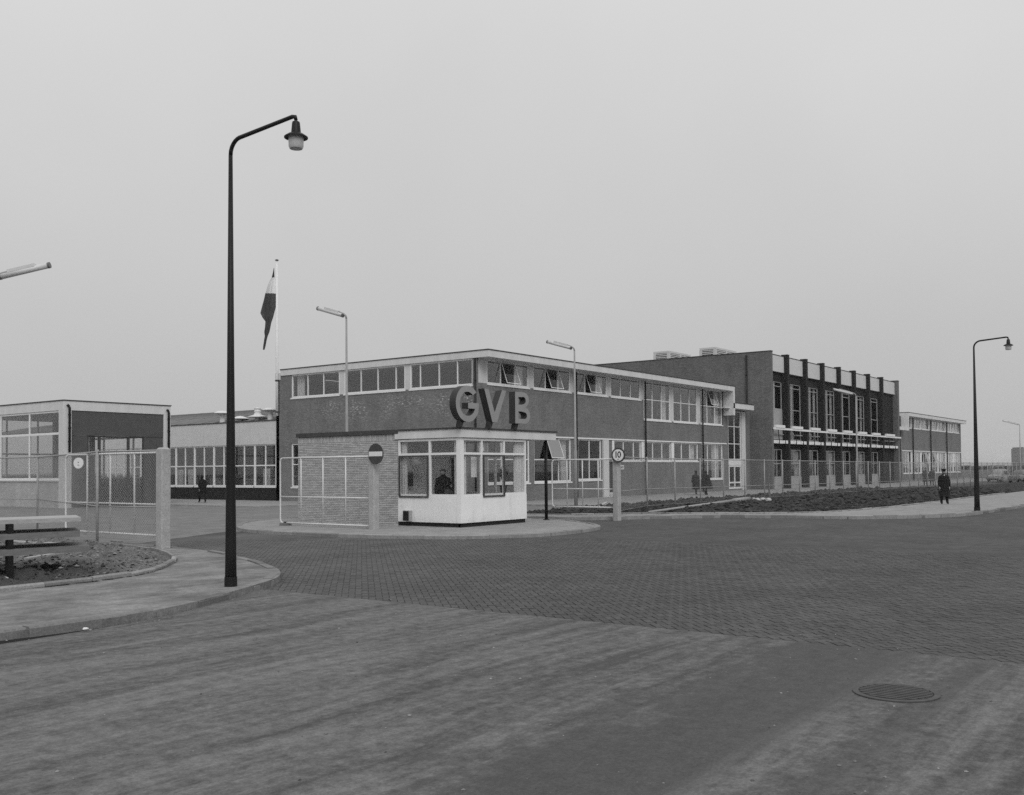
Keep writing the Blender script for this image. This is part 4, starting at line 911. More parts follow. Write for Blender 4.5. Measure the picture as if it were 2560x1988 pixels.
#--PART4--
# ------------------------------------------------------------------ big letters on the gatehouse roof
YL, DL = 20.60, 0.27
def curve_mesh(name, splines, extr, fn, mats_, parent, label=None):
    """flat outline with holes -> solid letter; fn maps (x, y, depth) to the world"""
    cu = bpy.data.curves.new(name, 'CURVE'); cu.dimensions = '2D'; cu.fill_mode = 'BOTH'; cu.extrude = extr / 2
    for pts in splines:
        sp = cu.splines.new('POLY'); sp.points.add(len(pts) - 1); sp.use_cyclic_u = True
        for p, q in zip(sp.points, pts): p.co = (q[0], q[1], 0, 1)
    tmp = link(bpy.data.objects.new(name, cu)); bpy.context.view_layer.update()
    me0 = bpy.data.meshes.new_from_object(tmp.evaluated_get(bpy.context.evaluated_depsgraph_get())); bpy.data.objects.remove(tmp); bpy.data.curves.remove(cu)
    mb = MB(); me0.calc_loop_triangles() if False else None
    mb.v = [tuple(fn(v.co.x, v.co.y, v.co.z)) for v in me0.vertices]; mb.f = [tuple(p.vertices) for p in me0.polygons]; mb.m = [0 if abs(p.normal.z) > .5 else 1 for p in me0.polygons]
    bpy.data.meshes.remove(me0)
    return mb.build(name, mats_, parent, label=label)
def arc(cx, cz, rx, rz, a0, a1, n=24): return [(cx + rx * math.cos(R(a0 + (a1 - a0) * i / n)), cz + rz * math.sin(R(a0 + (a1 - a0) * i / n))) for i in range(n + 1)]
def roof_sign():
    lx = lambda px: PY(px, 1010, YL).x
    t = thing('roof_sign', 'large block letters GVB standing on the gatehouse roof edge', 'sign', (lx(1235), YL, 3.42))
    fn = lambda x, z, d: (x, YL + DL / 2 - d, z)
    z0, z1 = 3.62, 4.74
    gx0, gx1 = lx(1140), lx(1196); cx, cz = (gx0 + gx1) / 2 + .02, (z0 + z1) / 2; rx, rz = (gx1 - gx0) / 2 + .03, (z1 - z0) / 2 + .04; w = .20
    g = arc(cx, cz, rx, rz, 42, 335, 40) + [(cx + rx * .97, cz + .04), (cx + .02, cz + .04), (cx + .02, cz - .15), (cx + rx - w - .03, cz - .15)] + arc(cx, cz, rx - w, rz - w, 325, 48, 36)
    curve_mesh('letter', [g], DL, fn, ['letter_face', 'letter_side'], t, label='letter G')
    a, b, c_ = lx(1211), lx(1265.5), lx(1236); s = .23
    curve_mesh('letter', [[(a, z1), (a + s, z1), (c_ + .01, z0 + .34), (b - s, z1), (b, z1), (c_ + .15, z0), (c_ - .12, z0)]], DL, fn, ['letter_face', 'letter_side'], t, label='letter V')
    a, b = lx(1288), lx(1325); zm = (z0 + z1) / 2 + .02; w = .19
    out = [(a, z0), (a + .45, z0)] + arc(b - .34, (z0 + zm) / 2, .34, (zm - z0) / 2, -80, 78, 14) + [(b - .2, zm)] + arc(b - .40, (zm + z1) / 2, .33, (z1 - zm) / 2, -70, 80, 14) + [(a + .4, z1), (a, z1)]
    h1 = [(a + w, z0 + .17), (a + .42, z0 + .17)] + arc(b - .36, (z0 + zm) / 2, .17, (zm - z0) / 2 - .17, -80, 80, 10) + [(a + .42, zm - .15), (a + w, zm - .15)]
    h2 = [(a + w, zm + .09), (a + .38, zm + .09)] + arc(b - .42, (zm + z1) / 2 - .02, .16, (z1 - zm) / 2 - .14, -80, 80, 10) + [(a + .38, z1 - .18), (a + w, z1 - .18)]
    curve_mesh('letter', [out, h1, h2], DL, fn, ['letter_face', 'letter_side'], t, label='letter B')
    for px in (1156, 1229, 1293):
        x = lx(px) + .05; m_ = MB(); m_.add([(x - .05, YL + .1, 3.40), (x + .05, YL + .1, 3.40), (x + .15, YL + .08, 3.66), (x - .07, YL + .08, 3.66), (x - .05, YL + .30, 3.40), (x + .05, YL + .30, 3.40), (x + .15, YL + .22, 3.66), (x - .07, YL + .22, 3.66)], [(0, 1, 2, 3), (7, 6, 5, 4), (0, 4, 5, 1), (1, 5, 6, 2), (2, 6, 7, 3), (3, 7, 4, 0)]); m_.build('bracket', 'letter_side', t)
roof_sign()

# ------------------------------------------------------------------ gate posts, gates, fences, signs
def gate_post(x, y, h, w, label, z0=0.05):
    t = thing('gate_post', label, 'post', (x, y, z0), 'square concrete gate posts'); e = .03; m_ = MB()
    for za, zb in ((z0 - .1, h - .04),): m_.prism([(x - w / 2 + e, y - w / 2), (x + w / 2 - e, y - w / 2), (x + w / 2, y - w / 2 + e), (x + w / 2, y + w / 2 - e), (x + w / 2 - e, y + w / 2), (x - w / 2 + e, y + w / 2), (x - w / 2, y + w / 2 - e), (x - w / 2, y - w / 2 + e)], za, zb)
    m_.build('shaft', 'concrete_post', t); m_ = MB(); k = w / 2 - .02; m_.add([(x - k, y - k, h - .04), (x + k, y - k, h - .04), (x + k, y + k, h - .04), (x - k, y + k, h - .04), (x - k + .04, y - k + .04, h), (x + k - .04, y - k + .04, h), (x + k - .04, y + k - .04, h), (x - k + .04, y + k - .04, h)], [(4, 5, 6, 7), (0, 1, 5, 4), (1, 2, 6, 5), (2, 3, 7, 6), (3, 0, 4, 7)]); m_.build('cap', 'concrete_post', t)
    return t
PL, P2, P3 = G(408, 1371, .12), G(935, 1323, .10), G(1543, 1294, .12)
gate_post(PL.x, PL.y, 2.62, .27, 'concrete gate post beside the tall dark street lamp')
gate_post(P2.x, P2.y, 2.52, .27, 'concrete gate post carrying the no entry sign')
gate_post(P3.x, P3.y, 2.5, .25, 'concrete gate post carrying the 10 km speed sign')

def gate(p, q, z0, z1, zm, n, label, sgn_z=0.0, m='gate_white', pitch=.06):
    """tubular leaf from hinge p to free end q"""
    t = thing('gate', label, 'gate', (p[0], p[1], 0), 'open wire mesh gate leaves'); P, Q = Vector((p[0], p[1], 0)), Vector((q[0], q[1], 0)); d = (Q - P).normalized(); r = .028
    at = lambda f, z: P.lerp(Q, f) + Vector((0, 0, z)); e = .12 / (Q - P).length
    for nm, z in (('top_rail', z1), ('bottom_rail', z0)): m_ = MB(); m_.tube([at(0, z), at(1 - e, z)], r, 8); m_.build(nm, m, t, True)
    m_ = MB(); m_.tube([at(0.005, zm), at(.997, zm)], r * .8, 8); m_.build('middle_rail', m, t, True)
    m_ = MB(); m_.tube([at(1 - e, z1), at(1 - e * .3, z1 - .03), at(1, z1 - .12), at(1, z0 + .12), at(1 - e * .3, z0 + .03), at(1 - e, z0)], r, 8); m_.build('end_upright', m, t, True)
    for k in range(n): m_ = MB(); m_.tube([at(k / n + .004, z0), at(k / n + .004, z1)], r * .85, 8); m_.build('upright', m, t, True)
    m_ = MB(); chain_link(m_, P + d * .03, Q - d * .03, z0 + .02, z1 - .02, pitch, .0022); m_.build('chain_link', 'wire', t, kind='stuff', uv=False)
    return t
g1 = gate((XK - 1.95, P2.y + .2), (XK - 1.95, PX(701, 1200, XK - 1.95).y), .2, 2.47, 1.11, 4, 'white mesh gate leaf standing in front of the gatehouse brick wall')
yy = PX(701, 1200, XK - 1.95).y
t = thing('gate_stop', 'small dark block on the ground under the gatehouse gate', 'block', (XK - 1.95, yy - .3, .1)); m_ = MB(); m_.box(XK - 2.1, XK - 1.8, yy - .42, yy - .12, .09, .19); m_.build('block', 'wood_dark', t)
m_ = MB(); m_.box(XK - 2.0, XK - 1.9, yy - .32, yy - .22, .191, .235); m_.build('peg', 'dark_frame', t)
XG = P3.x + .05
gate((XG, PX(1536, 1150, XG).y), (XG, PX(1380, 1150, XG).y), PX(1534, 1269, XG).z, PX(1534, 1148, XG).z, PX(1534, 1223, XG).z, 4, 'white mesh gate leaf left of the 10 km sign')
e = PD(165, 1200, 27.6)
gate((PL.x + .05, PL.y + .2), (e.x, e.y), .42, 2.5, 1.2, 4, 'white mesh gate leaf behind the left fence')

def fence(pts, z0f, z1f, zmf, label, name='chain_link_fence', m='galv', pitch=.08, mesh_from=0, post_r=.035):
    t = thing(name, label, 'fence', (pts[0][0], pts[0][1], 0))
    for i, (x, y) in enumerate(pts):
        if i >= mesh_from:
            m_ = MB(); m_.tube([(x, y, -.05), (x, y, z1f(x) + .06)], post_r, 8); m_.build('post', m, t, True)
    link_ = MB()
    for i in range(len(pts) - 1):
        (xa, ya), (xb, yb) = pts[i], pts[i + 1]
        m_ = MB(); m_.tube([(xa, ya, z1f(xa)), (xb, yb, z1f(xb))], .022, 6); m_.build('top_rail', m, t, True)
        m_ = MB(); m_.tube([(xa, ya, zmf(xa)), (xb, yb, zmf(xb))], .016, 6); m_.build('middle_rail', m, t, True)
        m_ = MB(); m_.tube([(xa, ya, z0f(xa)), (xb, yb, z0f(xb))], .007, 5); m_.build('bottom_wire', m, t, True)
        chain_link(link_, (xa, ya), (xb, yb), (z0f(xa) + z0f(xb)) / 2, (z1f(xa) + z1f(xb)) / 2, pitch if xa < 75 else pitch * 2.2, .0024 if xa < 75 else .005)
    link_.build('chain_link', 'wire', t, kind='stuff', uv=False)
YFE = 21.3
xs0 = PY(1617, 1150, YFE).x
z1f = lambda x: max(2.29, 2.45 - (x - 38) * .0038)
zmA, zmB = PY(1575, 1224, YFE).z, PY(2001, 1211, YFE).z; xA, xB = PY(1575, 1224, YFE).x, PY(2001, 1211, YFE).x
zmf = lambda x: max(zmB - .1, zmA + (zmB - zmA) * (x - xA) / (xB - xA))
fence([(P3.x + .15, P3.y + .05)] + [(xs0 + 2.66 * k, YFE) for k in range(46)], lambda x: .36 - max(0, x - 50) * .001, z1f, zmf, 'long galvanised chain link fence running right along the soil strip', mesh_from=1)
p1 = G(243, 1364, .12); p2 = PD(94, 1200, 33.5); p3 = PD(-70, 1200, 35.5)
fence([(PL.x - .05, PL.y + .1), (p1.x, p1.y), (p2.x, p2.y), (p3.x, p3.y)], lambda x: .33, lambda x: 2.55, lambda x: 1.14, 'grey chain link fence on the left in front of the glazed pavilion', mesh_from=1, pitch=.06)

def disc(name, c, r, th, m, parent, n=40, ang=0.0):
    """upright disc facing -X (turned by ang)"""
    m_ = MB(); nx = Vector((-math.cos(ang), -math.sin(ang), 0)); u = Vector((-nx.y, nx.x, 0)); c = Vector(c); vs = []
    for s_ in (0, 1): vs += [c + nx * (th * s_) + u * (r * math.cos(2 * math.pi * k / n)) + Vector((0, 0, r * math.sin(2 * math.pi * k / n))) for k in range(n)]
    m_.add(vs, [tuple(range(n)), tuple(reversed(range(n, 2 * n)))] + [(k, n + k, n + (k + 1) % n, (k + 1) % n) for k in range(n)])
    return m_.build(name, m, parent)
def signs():
    x = P2.x - .19; c = PX(940, 1135, x); t = thing('road_sign', 'round no entry sign with a white bar in front of the gatehouse', 'sign', (x, c.y, c.z), 'round traffic signs on gate posts')
    disc('plate', c, .335, .02, 'sign_red', t); m_ = MB(); m_.box(x - .028, x - .021, c.y - .30, c.y + .30, c.z - .075, c.z + .075); m_.build('white_bar', 'sign_white', t)
    m_ = MB(); m_.box(x + .001, x + .06, c.y - .03, c.y + .03, c.z - .3, c.z + .05); m_.build('clamp', 'galv', t)
    x = P3.x - .18; c = PX(1546, 1138, x); t = thing('road_sign', 'round white speed sign reading 10 km with dark rim', 'sign', (x, c.y, c.z), 'round traffic signs on gate posts'); an = R(8); nx = Vector((-math.cos(an), -math.sin(an), 0)); u = Vector((-nx.y, nx.x, 0))
    disc('rim', c, .285, .02, 'sign_red', t, ang=an); disc('plate', c + nx * .0205, .222, .006, 'sign_white', t, ang=an)
    put = lambda a, z, d: c + u * (-a) * -1 + Vector((0, 0, z)) + nx * (.0275 + d)
    def flat(name, pts_list):
        curve_mesh(name, pts_list, .004, lambda a, z, d: put(a, z, d + .003), ['sign_black', 'sign_black'], t)
    S_ = 1
    flat('digit', [[(S_ * -.105, -.10), (S_ * -.065, -.10), (S_ * -.065, .145), (S_ * -.105, .145)]])
    flat('digit', [arc(S_ * .045, .0225, .075, .1225, 0, 360, 28)[:-1], arc(S_ * .045, .0225, .036, .082, 0, 360, 28)[:-1]])
    tx = bpy.data.curves.new('km', 'FONT'); tx.body = 'km'; tx.size = .075; tx.align_x = 'CENTER'; tmp = link(bpy.data.objects.new('km', tx)); bpy.context.view_layer.update()
    me0 = bpy.data.meshes.new_from_object(tmp.evaluated_get(bpy.context.evaluated_depsgraph_get())); m_ = MB(); m_.add([put(v.co.x, v.co.y - .185, .002) for v in me0.vertices], [tuple(p.vertices) for p in me0.polygons]); m_.build('lettering', 'sign_black', t); bpy.data.objects.remove(tmp); bpy.data.meshes.remove(me0)
    m_ = MB(); m_.box(x + .001, x + .06, c.y - .03, c.y + .03, c.z - .3, c.z + .05); m_.build('clamp', 'galv', t)
    # white disc on the left gate
    c = PD(197, 1158, 26.6); t = thing('round_sign', 'plain white round plate hanging on the left fence gate', 'sign', c); an = R(25); disc('plate', c, .145, .02, 'sign_white', t, ang=an)
    nx = Vector((-math.cos(an), -math.sin(an), 0)); u = Vector((-nx.y, nx.x, 0))
    for a, z, w, h in ((0.0, .02, .02, .03), (.0, -.05, .05, .012)): m_ = MB(); m_.obox(c + nx * .0235 + u * a + Vector((0, 0, z)), u * w / 2, nx * .002, Vector((0, 0, h / 2))); m_.build('mark', 'dark_panel', t)
signs()

# ------------------------------------------------------------------ lamps
def street_lamp(base, L, pix_bend, pix_end, label, r0=.094):
    b = Vector(base); t = thing('street_lamp', label, 'street lamp', b, 'tall dark street lamps with swan neck'); dep = (b - EYE).dot(f2)
    zb = PD(*pix_bend, dep).z; ze_ = PY(pix_end[0], pix_end[1], b.y - L).z
    h = zb - b.z; rr = ze_ - zb - .08
    m_ = MB(); m_.tube([b, b + Vector((0, 0, .5)), b + Vector((0, 0, h * .5)), b + Vector((0, 0, h))], [r0, r0 * .93, r0 * .62, .034], 16); m_.build('pole', 'lamp_green', t, True)
    m_ = MB(); m_.tube([b - Vector((0, 0, .02)), b + Vector((0, 0, .16))], [r0 * 1.1, r0 * 1.06], 16); m_.build('base_collar', 'lamp_green', t)
    p0 = b + Vector((0, 0, h - .01)); R_ = rr if rr > .1 else .3
    pts = [p0] + [b + Vector((0, -R_ * (1 - math.cos(R(a))), h + R_ * math.sin(R(a)) * .95)) for a in (15, 30, 45, 60, 72, 82)]
    tip = b + Vector((0, -L, ze_ - b.z - .03)); pts.append(tip + Vector((0, .03, 0))); pts.append(tip + Vector((0, -.03, -.015))); pts.append(tip + Vector((0, -.05, -.07)))
    m_ = MB(); m_.tube(pts, [.034] * (len(pts) - 3) + [.032, .032, .028], 12); m_.build('arm', 'lamp_green', t, True)
    c = tip + Vector((0, -.05, -.07)); k = 1.0
    m_ = MB(); m_.lathe(c, [(.018, .0), (.03, -.02), (.055, -.03), (.062, -.05), (.078, -.22)], 20); hd = m_.build('lamp_cap', 'lamp_green', t); smooth_by_angle(hd, 30)
    m_ = MB(); m_.lathe(c, [(.078, -.21), (.12, -.225), (.185, -.27), (.185, -.285), (.10, -.25)], 28); smooth_by_angle(m_.build('lamp_brim', 'lamp_green', t), 30)
    m_ = MB(); m_.lathe(c, [(.115, -.25), (.118, -.30), (.116, -.42), (.10, -.455), (.06, -.462)], 24); smooth_by_angle(m_.build('lamp_jar', 'lamp_glass', t), 30)
street_lamp(G(577, 1466, .12), 1.56, (580, 378), (745, 290), 'tall dark street lamp with hanging glass jar on the left pavement', .096)
street_lamp(G(2443, 1278, .12), 1.26, (2436, 868), (2530, 848), 'dark street lamp standing on the right pavement by the walking man', .115)

def tube_lamp(base, top_z, d, label, L=1.45, r0=.10, tilt=17):
    b = Vector(base); d = Vector((d[0], d[1], 0)).normalized(); t = thing('tube_lamp', label, 'street lamp', b, 'slim grey lamp posts with tube lamps'); h = top_z - b.z; Z = Vector((0, 0, 1))
    m_ = MB(); m_.tube([b, b + Z * h * .35, b + Z * (h * .36), b + Z * h], [r0, r0 * .85, r0 * .62, .04], 12); m_.build('pole', 'lamp_pole', t, True)
    ct, st = math.cos(R(tilt)), math.sin(R(tilt)); ax = d * ct + Z * st
    pts = [b + Z * (h - .01), b + Z * (h + .12) + d * .03, b + Z * (h + .22) + d * .14, b + Z * (h + .27) + d * .26, b + Z * (h + .27) + d * .26 + ax * .45]
    m_ = MB(); m_.tube(pts, [.04, .04, .036, .033, .03], 8); m_.build('arm', 'lamp_pole', t, True)
    s = b + Z * (h + .16) + d * .20; e_ = s + ax * L; n = ax.cross(Z).normalized(); upv = n.cross(ax)
    m_ = MB(); m_.tube([s, e_], .085, 12); hd = m_.build('lamp_tube', 'lamp_tube', t, True)
    for q in (s, e_): m_ = MB(); m_.tube([q - ax * .03, q + ax * .03], .092, 12); m_.build('end_cap', 'lamp_end', hd)
    m_ = MB(); m_.obox(s + ax * L * .45 + upv * .10, ax * L * .28, n * .07, upv * .045); m_.build('gear_box', 'lamp_tube', hd)
b = G(1440, 1265, .1); dep = (b - EYE).dot(f2)
tube_lamp(b, PD(1435, 876, dep).z, (-.1, 1), 'grey lamp post with tube lamp right of the GVB letters')
zt_ = PD(1435, 876, dep).z
q = PD(866, 797, 42.6); tube_lamp((q.x, q.y, 0), q.z, (-.1, 1), 'grey lamp post with tube lamp behind the gatehouse roof')
b = G(2144, 1229, .1); dep = (b - EYE).dot(f2); tube_lamp(b, PD(2141, 990, dep).z, (-.1, 1), 'grey lamp post with tube lamp in front of the tall hall', L=1.55)
q = PD(2549, 1064, 140.0); tube_lamp((q.x, q.y, -.05), q.z, (-.1, 1), 'distant grey lamp post with tube lamp at the far right edge', L=2.0, r0=.14)
q = PD(-16, 706, 29.0); tube_lamp((q.x, q.y, 0), q.z, (.593, -.805), 'tube lamp head reaching in at the left edge of the picture', tilt=13)

# ------------------------------------------------------------------ flag
fx = XM - .12
def fl(px, py): return PX(px, py, fx)
b0, b1 = fl(692.8, 1040), fl(690.5, 652)
t = thing('flag_pole', 'slim white flag pole fixed to the corner of the office', 'flag pole', b0)
m_ = MB(); m_.tube([(fx, b0.y, b0.z), (fx, b0.y, b0.z + 3.6), (fx, b0.y, b1.z)], [.10, .085, .06], 10); m_.build('pole', 'white_paint', t, True)
m_ = MB(); m_.lathe((fx, b0.y, b1.z), [(.04, -.02), (.12, .0), (.12, .05), (.05, .08)], 12); m_.build('finial', 'dark_frame', t)
for z in (b0.z + .2, 8.0): m_ = MB(); m_.box(fx - .1, XM, b0.y - .1, b0.y + .1, z, z + .1); m_.build('bracket', 'dark_frame', t)
rows = [(372, 374, 1025), (367, 374, 1055), (360, 374, 1085), (346, 374, 1115), (334, 374, 1150), (320, 374, 1184), (308, 374, 1220), (297, 374, 1265), (289, 364, 1308), (306, 359, 1335), (325, 354, 1360), (322, 347, 1395), (317, 340, 1425), (318, 331, 1450), (313, 325, 1475), (308, 319, 1510), (306, 313, 1535)]
m_ = MB(); vs, fs, ms = [], [], []; nc = 10
for i, (a, c_, y) in enumerate(rows):
    for k in range(nc + 1):
        p = fl(540 + (a + (c_ - a) * k / nc) / 2.495, 260 + y / 2.495); fold = .16 * math.sin(k * 1.9 + i * .25) * min(1, (c_ - a) / 40); vs.append((p.x - .16 + fold, p.y, p.z))
nv = len(vs); vs += [(x + .012, y + .004, z) for x, y, z in vs]
for i in range(len(rows) - 1):
    for k in range(nc):
        a = i * (nc + 1) + k; fs.append((a, a + 1, a + nc + 2, a + nc + 1)); fs.append((nv + a, nv + a + nc + 1, nv + a + nc + 2, nv + a + 1)); ms += [0 if i < 2 else 1 if i < 5 else 2] * 2
m_.add(vs, fs); m_.m = ms; o = m_.build('flag', ['flag_dark', 'flag_white', 'flag_blue'], None, True, loc=fl(690, 700)); tag(o, 'three striped flag hanging limp from the white pole', 'flag')

# ------------------------------------------------------------------ left edge: stack of plank shelves, rubble, loose boards
def plank_rack():
    c0, c1, l0, l1 = G(201, 1294, 1.2), G(182, 1284.5, 1.2), G(0, 1301, 1.2), G(0, 1288.5, 1.2)
    du = (l0 - c0).normalized(); L = (l0 - c0).length + 1.6; dv = (c1 - c0); dv -= du * dv.dot(du) * .0; W_ = min(1.3, dv.length); dv.normalize()
    po = G(29, 1457, .13)
    t = thing('plank_rack', 'rack of long planks on dark posts at the left edge', 'rack', (po.x, po.y, .13))
    n = 5
    for z, th, ext in ((1.2, .07, 0), (.96, .10, 0), (.69, .11, .16)):
        for k in range(n):
            s_ = c0 + dv * (W_ * k / n); a = s_ - du * (ext + random.uniform(-.015, .015)); b = s_ + du * L; w = dv * (W_ / n - .012)
            zz = z + random.uniform(-.004, .004); vs = [(p.x, p.y, h) for h in (zz - th, zz) for p in (a, b, b + w, a + w)]
            m_ = MB(); m_.add(vs, [(0, 3, 2, 1), (4, 5, 6, 7), (0, 1, 5, 4), (1, 2, 6, 5), (2, 3, 7, 6), (3, 0, 4, 7)]); m_.build('plank', 'wood' if z > 1 else 'wood_low', t)
    f = du.dot(po - c0)
    for s_ in (f, f + 2.6):
        for v in (.05, W_ - .15):
            p = c0 + du * s_ + dv * v; 
            for za, zb in ((.05, .577), (.693, .857), (.963, 1.127)): m_ = MB(); m_.box(p.x - .045, p.x + .045, p.y - .045, p.y + .045, za, zb); m_.build('post', 'black_paint', t)
plank_rack()
def lump(name, px, py, z, r, label, m='rubble'):
    p = G(px, py, z); m_ = MB(); vs = []; fs = []; n, k = 8, 5
    for i in range(k + 1):
        for j in range(n):
            a = math.pi * i / k; b = 2 * math.pi * j / n; q = r * (1 + .25 * mnoise.noise(Vector((px + i * .7, py + j * .9, 0)))); vs.append((p.x + 1.3 * q * math.sin(a) * math.cos(b), p.y + q * math.sin(a) * math.sin(b), p.z + .55 * q * math.cos(a)))
    for i in range(k):
        for j in range(n): fs.append((i * n + j, (i + 1) * n + j, (i + 1) * n + (j + 1) % n, i * n + (j + 1) % n))
    m_.add(vs, fs); o = m_.build(name, m, None, loc=p); tag(o, label, 'stone')
lump('stone', 9, 1447, .2, .07, 'pale stone on the soil left of the rack post'); lump('stone', 48, 1433, .2, .065, 'pale stone on the soil right of the rack post'); lump('stone', 214, 1572, .06, .03, 'small white stone lying against the left kerb', 'sign_white')
def board(p, q, w, th, label, m='wood', name='loose_board'):
    p, q = Vector(p), Vector(q); m_ = MB(); m_.bar(p, q, w, th); o = m_.build(name, m, None, loc=(p + q) / 2); tag(o, label, 'board')
a, b = G(66, 1396, .27), G(172, 1379, .30); board(a, b, .12, .03, 'loose board on the soil below the plank rack')
a, b = G(20, 1354, .25), G(72, 1356, .25); board(a, b, .18, .05, 'short pale board behind the plank rack', 'rubble')
a, b = G(90, 1357, .25), G(188, 1362, .25); board(a, b, .2, .05, 'long pale board behind the plank rack near the fence post', 'rubble')
a, b = G(1495, 1268, .2), G(1516, 1256, .3); board(a, b, .14, .05, 'pale board lying at the foot of the right gate', 'rubble')
# right soil strip: pole lying down, white scraps, leaning stake
a, b = G(1622, 1280, .28), G(1873, 1247, .34)
t = thing('lying_pole', 'long tapered grey pole lying on the dark soil', 'pole', (a + b) / 2)
m_ = MB(); m_.tube([a, a.lerp(b, .5), a.lerp(b, .8)], [.04, .065, .085], 10); m_.build('shaft', 'lamp_pole', t, True)
m_ = MB(); m_.tube([a.lerp(b, .795), b], [.115, .12], 12); m_.build('butt_sleeve', 'lamp_pole', t, True)
for k, (px, w) in enumerate(((1884, .12), (1893, .2), (1906, .26), (1920, .24))):
    p = G(px, 1251 + (k % 2), .30); m_ = MB(); m_.obox(p, Vector((w * .55, -w * .55, 0)), Vector((.05, .05, 0)), Vector((0, 0, .035))); m_.obox(p + Vector((.1, 0, .07)), Vector((w * .3, -w * .2, .02)), Vector((.07, .1, .03)), Vector((0, 0, .03))); o = m_.build('plaster_scrap', 'rubble', None, loc=p); tag(o, ['leftmost small white plaster scrap next to the lying pole', 'second white plaster scrap from the lying pole', 'third white plaster scrap from the lying pole', 'white plaster scrap at the foot of the leaning stake'][k], 'rubble', 'white scraps on the soil')
a = G(1926, 1252, .28); dep = (a - EYE).dot(f2); b = PD(1920, 1197, dep)
m_ = MB(); m_.bar(a - Vector((0, 0, .1)), b, .07); o = m_.build('stake', 'wood_dark', None, loc=a); tag(o, 'thin leaning stake in the soil near the hall corner', 'stake')
#--PART5--
# ------------------------------------------------------------------ people
def person(loc, face, h, label, pose='stand', coat='coat', coat_m='cloth_black', leg_m='cloth_black', hat=None, group=None, collar=False, bulk=1.15):
    """face = direction in the ground plane the person looks; one continuous body with clothing on it"""
    loc = Vector(loc); fy = Vector((face[0], face[1], 0)).normalized(); fxv = Vector((fy.y, -fy.x, 0)); k = h / 1.75
    t = thing('person', label, 'person', loc, group)
    W_ = lambda p: loc + (fxv * p[0] + fy * p[1]) * k + Vector((0, 0, p[2] * k))
    seat = pose == 'sit'; dz = -.44 if seat else 0.0
    V, E_, Rr, Hd = [], [], [], []
    def v(p, r, par=None, skin=False):
        V.append(p); Rr.append(r); Hd.append(skin)
        if par is not None: E_.append((par, len(V) - 1))
        return len(V) - 1
    pel = v((0, 0, .95 + dz), .125); sp = v((0, .0, 1.18 + dz), .125, pel); ch = v((0, .0, 1.36 + dz), .135, sp); nk = v((0, .01, 1.49 + dz), .068, ch, True)
    h0 = v((0, .025, 1.57 + dz), .098, nk, True); h1 = v((0, .03, 1.65 + dz), .122, h0, True); v((0, .02, 1.72 + dz), .08, h1, True); v((0, .13, 1.615 + dz), .022, h1, True)
    arms = {}
    for s in (-1, 1):
        sw = {'walk': .16 * s, 'stand': .03, 'sit': .18}[pose]
        sh = v((.185 * s, 0, 1.39 + dz), .062, ch); el = v((.245 * s, sw * .4 - .02, 1.12 + dz), .047, sh); wr = v((.24 * s, sw + .05, .89 + dz + (.12 if seat else 0)), .032, el, True)
        pa = v((.235 * s, sw + .075, .81 + dz + (.1 if seat else 0)), .034, wr, True); arms[s] = [V[sh], V[el], V[wr]]
        for q, (o_, l_) in enumerate(((-.026, .07), (-.009, .085), (.009, .08), (.025, .062))):
            f1 = v((.235 * s, V[pa][1] + o_, V[pa][2] - .035), .0095, pa, True); v((.228 * s, V[pa][1] + o_ * 1.05 + .01, V[pa][2] - .035 - l_), .008, f1, True)
        th = v((.222 * s, V[pa][1] + .042, V[pa][2] + .015), .0105, pa, True); v((.212 * s, V[pa][1] + .062, V[pa][2] - .03), .009, th, True)
        hp = v((.09 * s, 0, .90 + dz), .088, pel)
        if seat: kn = v((.11 * s, .42, .50), .06, hp); an = v((.11 * s, .42, .09), .042, kn)
        elif pose == 'walk': kn = v((.095 * s, -.13 * s + .06, .50), .06, hp); an = v((.095 * s, -.30 * s - .02, .10 if s < 0 else .12), .06, kn)
        else: kn = v((.12 * s, .02, .50), .085, hp); an = v((.14 * s, 0, .11), .07, kn)
        v((V[an][0] + .01 * s, V[an][1] + .17, .04), .045, an)
    me = bpy.data.meshes.new('body'); me.from_pydata([tuple(W_(p) - loc) for p in V], E_, []); tmp = link(bpy.data.objects.new('body', me))
    md = tmp.modifiers.new('skin', 'SKIN'); md.use_smooth_shade = True
    for i, r in enumerate(Rr): me.skin_vertices[0].data[i].radius = (r * k, r * k)
    me.skin_vertices[0].data[0].use_root = True
    sb = tmp.modifiers.new('sub', 'SUBSURF'); sb.levels = 1; sb.render_levels = 1
    bpy.context.view_layer.update(); bm_ = bpy.data.meshes.new_from_object(tmp.evaluated_get(bpy.context.evaluated_depsgraph_get())); bpy.data.objects.remove(tmp)
    bm_.materials.clear(); bm_.materials.append(MATS[leg_m]); bm_.materials.append(MATS['skin']); bm_.materials.append(MATS['leather'])
    hand = [W_(V[i]) - loc for i in range(len(V)) if Hd[i]]
    for p in bm_.polygons:
        c = p.center; p.material_index = 1 if any((c - q).length < .075 * k for q in hand) else 2 if c.z < .085 * k else 0; p.use_smooth = True
    bo = link(bpy.data.objects.new('body', bm_)); bo.parent = t; ORG[bo.name] = loc
    # garments
    def loft(rings, n=18):
        m_ = MB(); vs, fs = [], []
        for z, rx, ry, oy in [(z, rx * bulk, ry * bulk, oy) for z, rx, ry, oy in rings]: vs += [W_((rx * math.cos(2 * math.pi * i / n), oy + ry * math.sin(2 * math.pi * i / n), z)) for i in range(n)]
        for a in range(len(rings) - 1):
            for i in range(n): fs.append((a * n + i, a * n + (i + 1) % n, (a + 1) * n + (i + 1) % n, (a + 1) * n + i))
        fs.append(tuple(range((len(rings) - 1) * n, len(rings) * n))[::-1]); fs.append(tuple(range(n))); m_.add(vs, [f[::-1] for f in fs]); return m_
    D = dz; sway = .03 if pose == 'walk' else 0
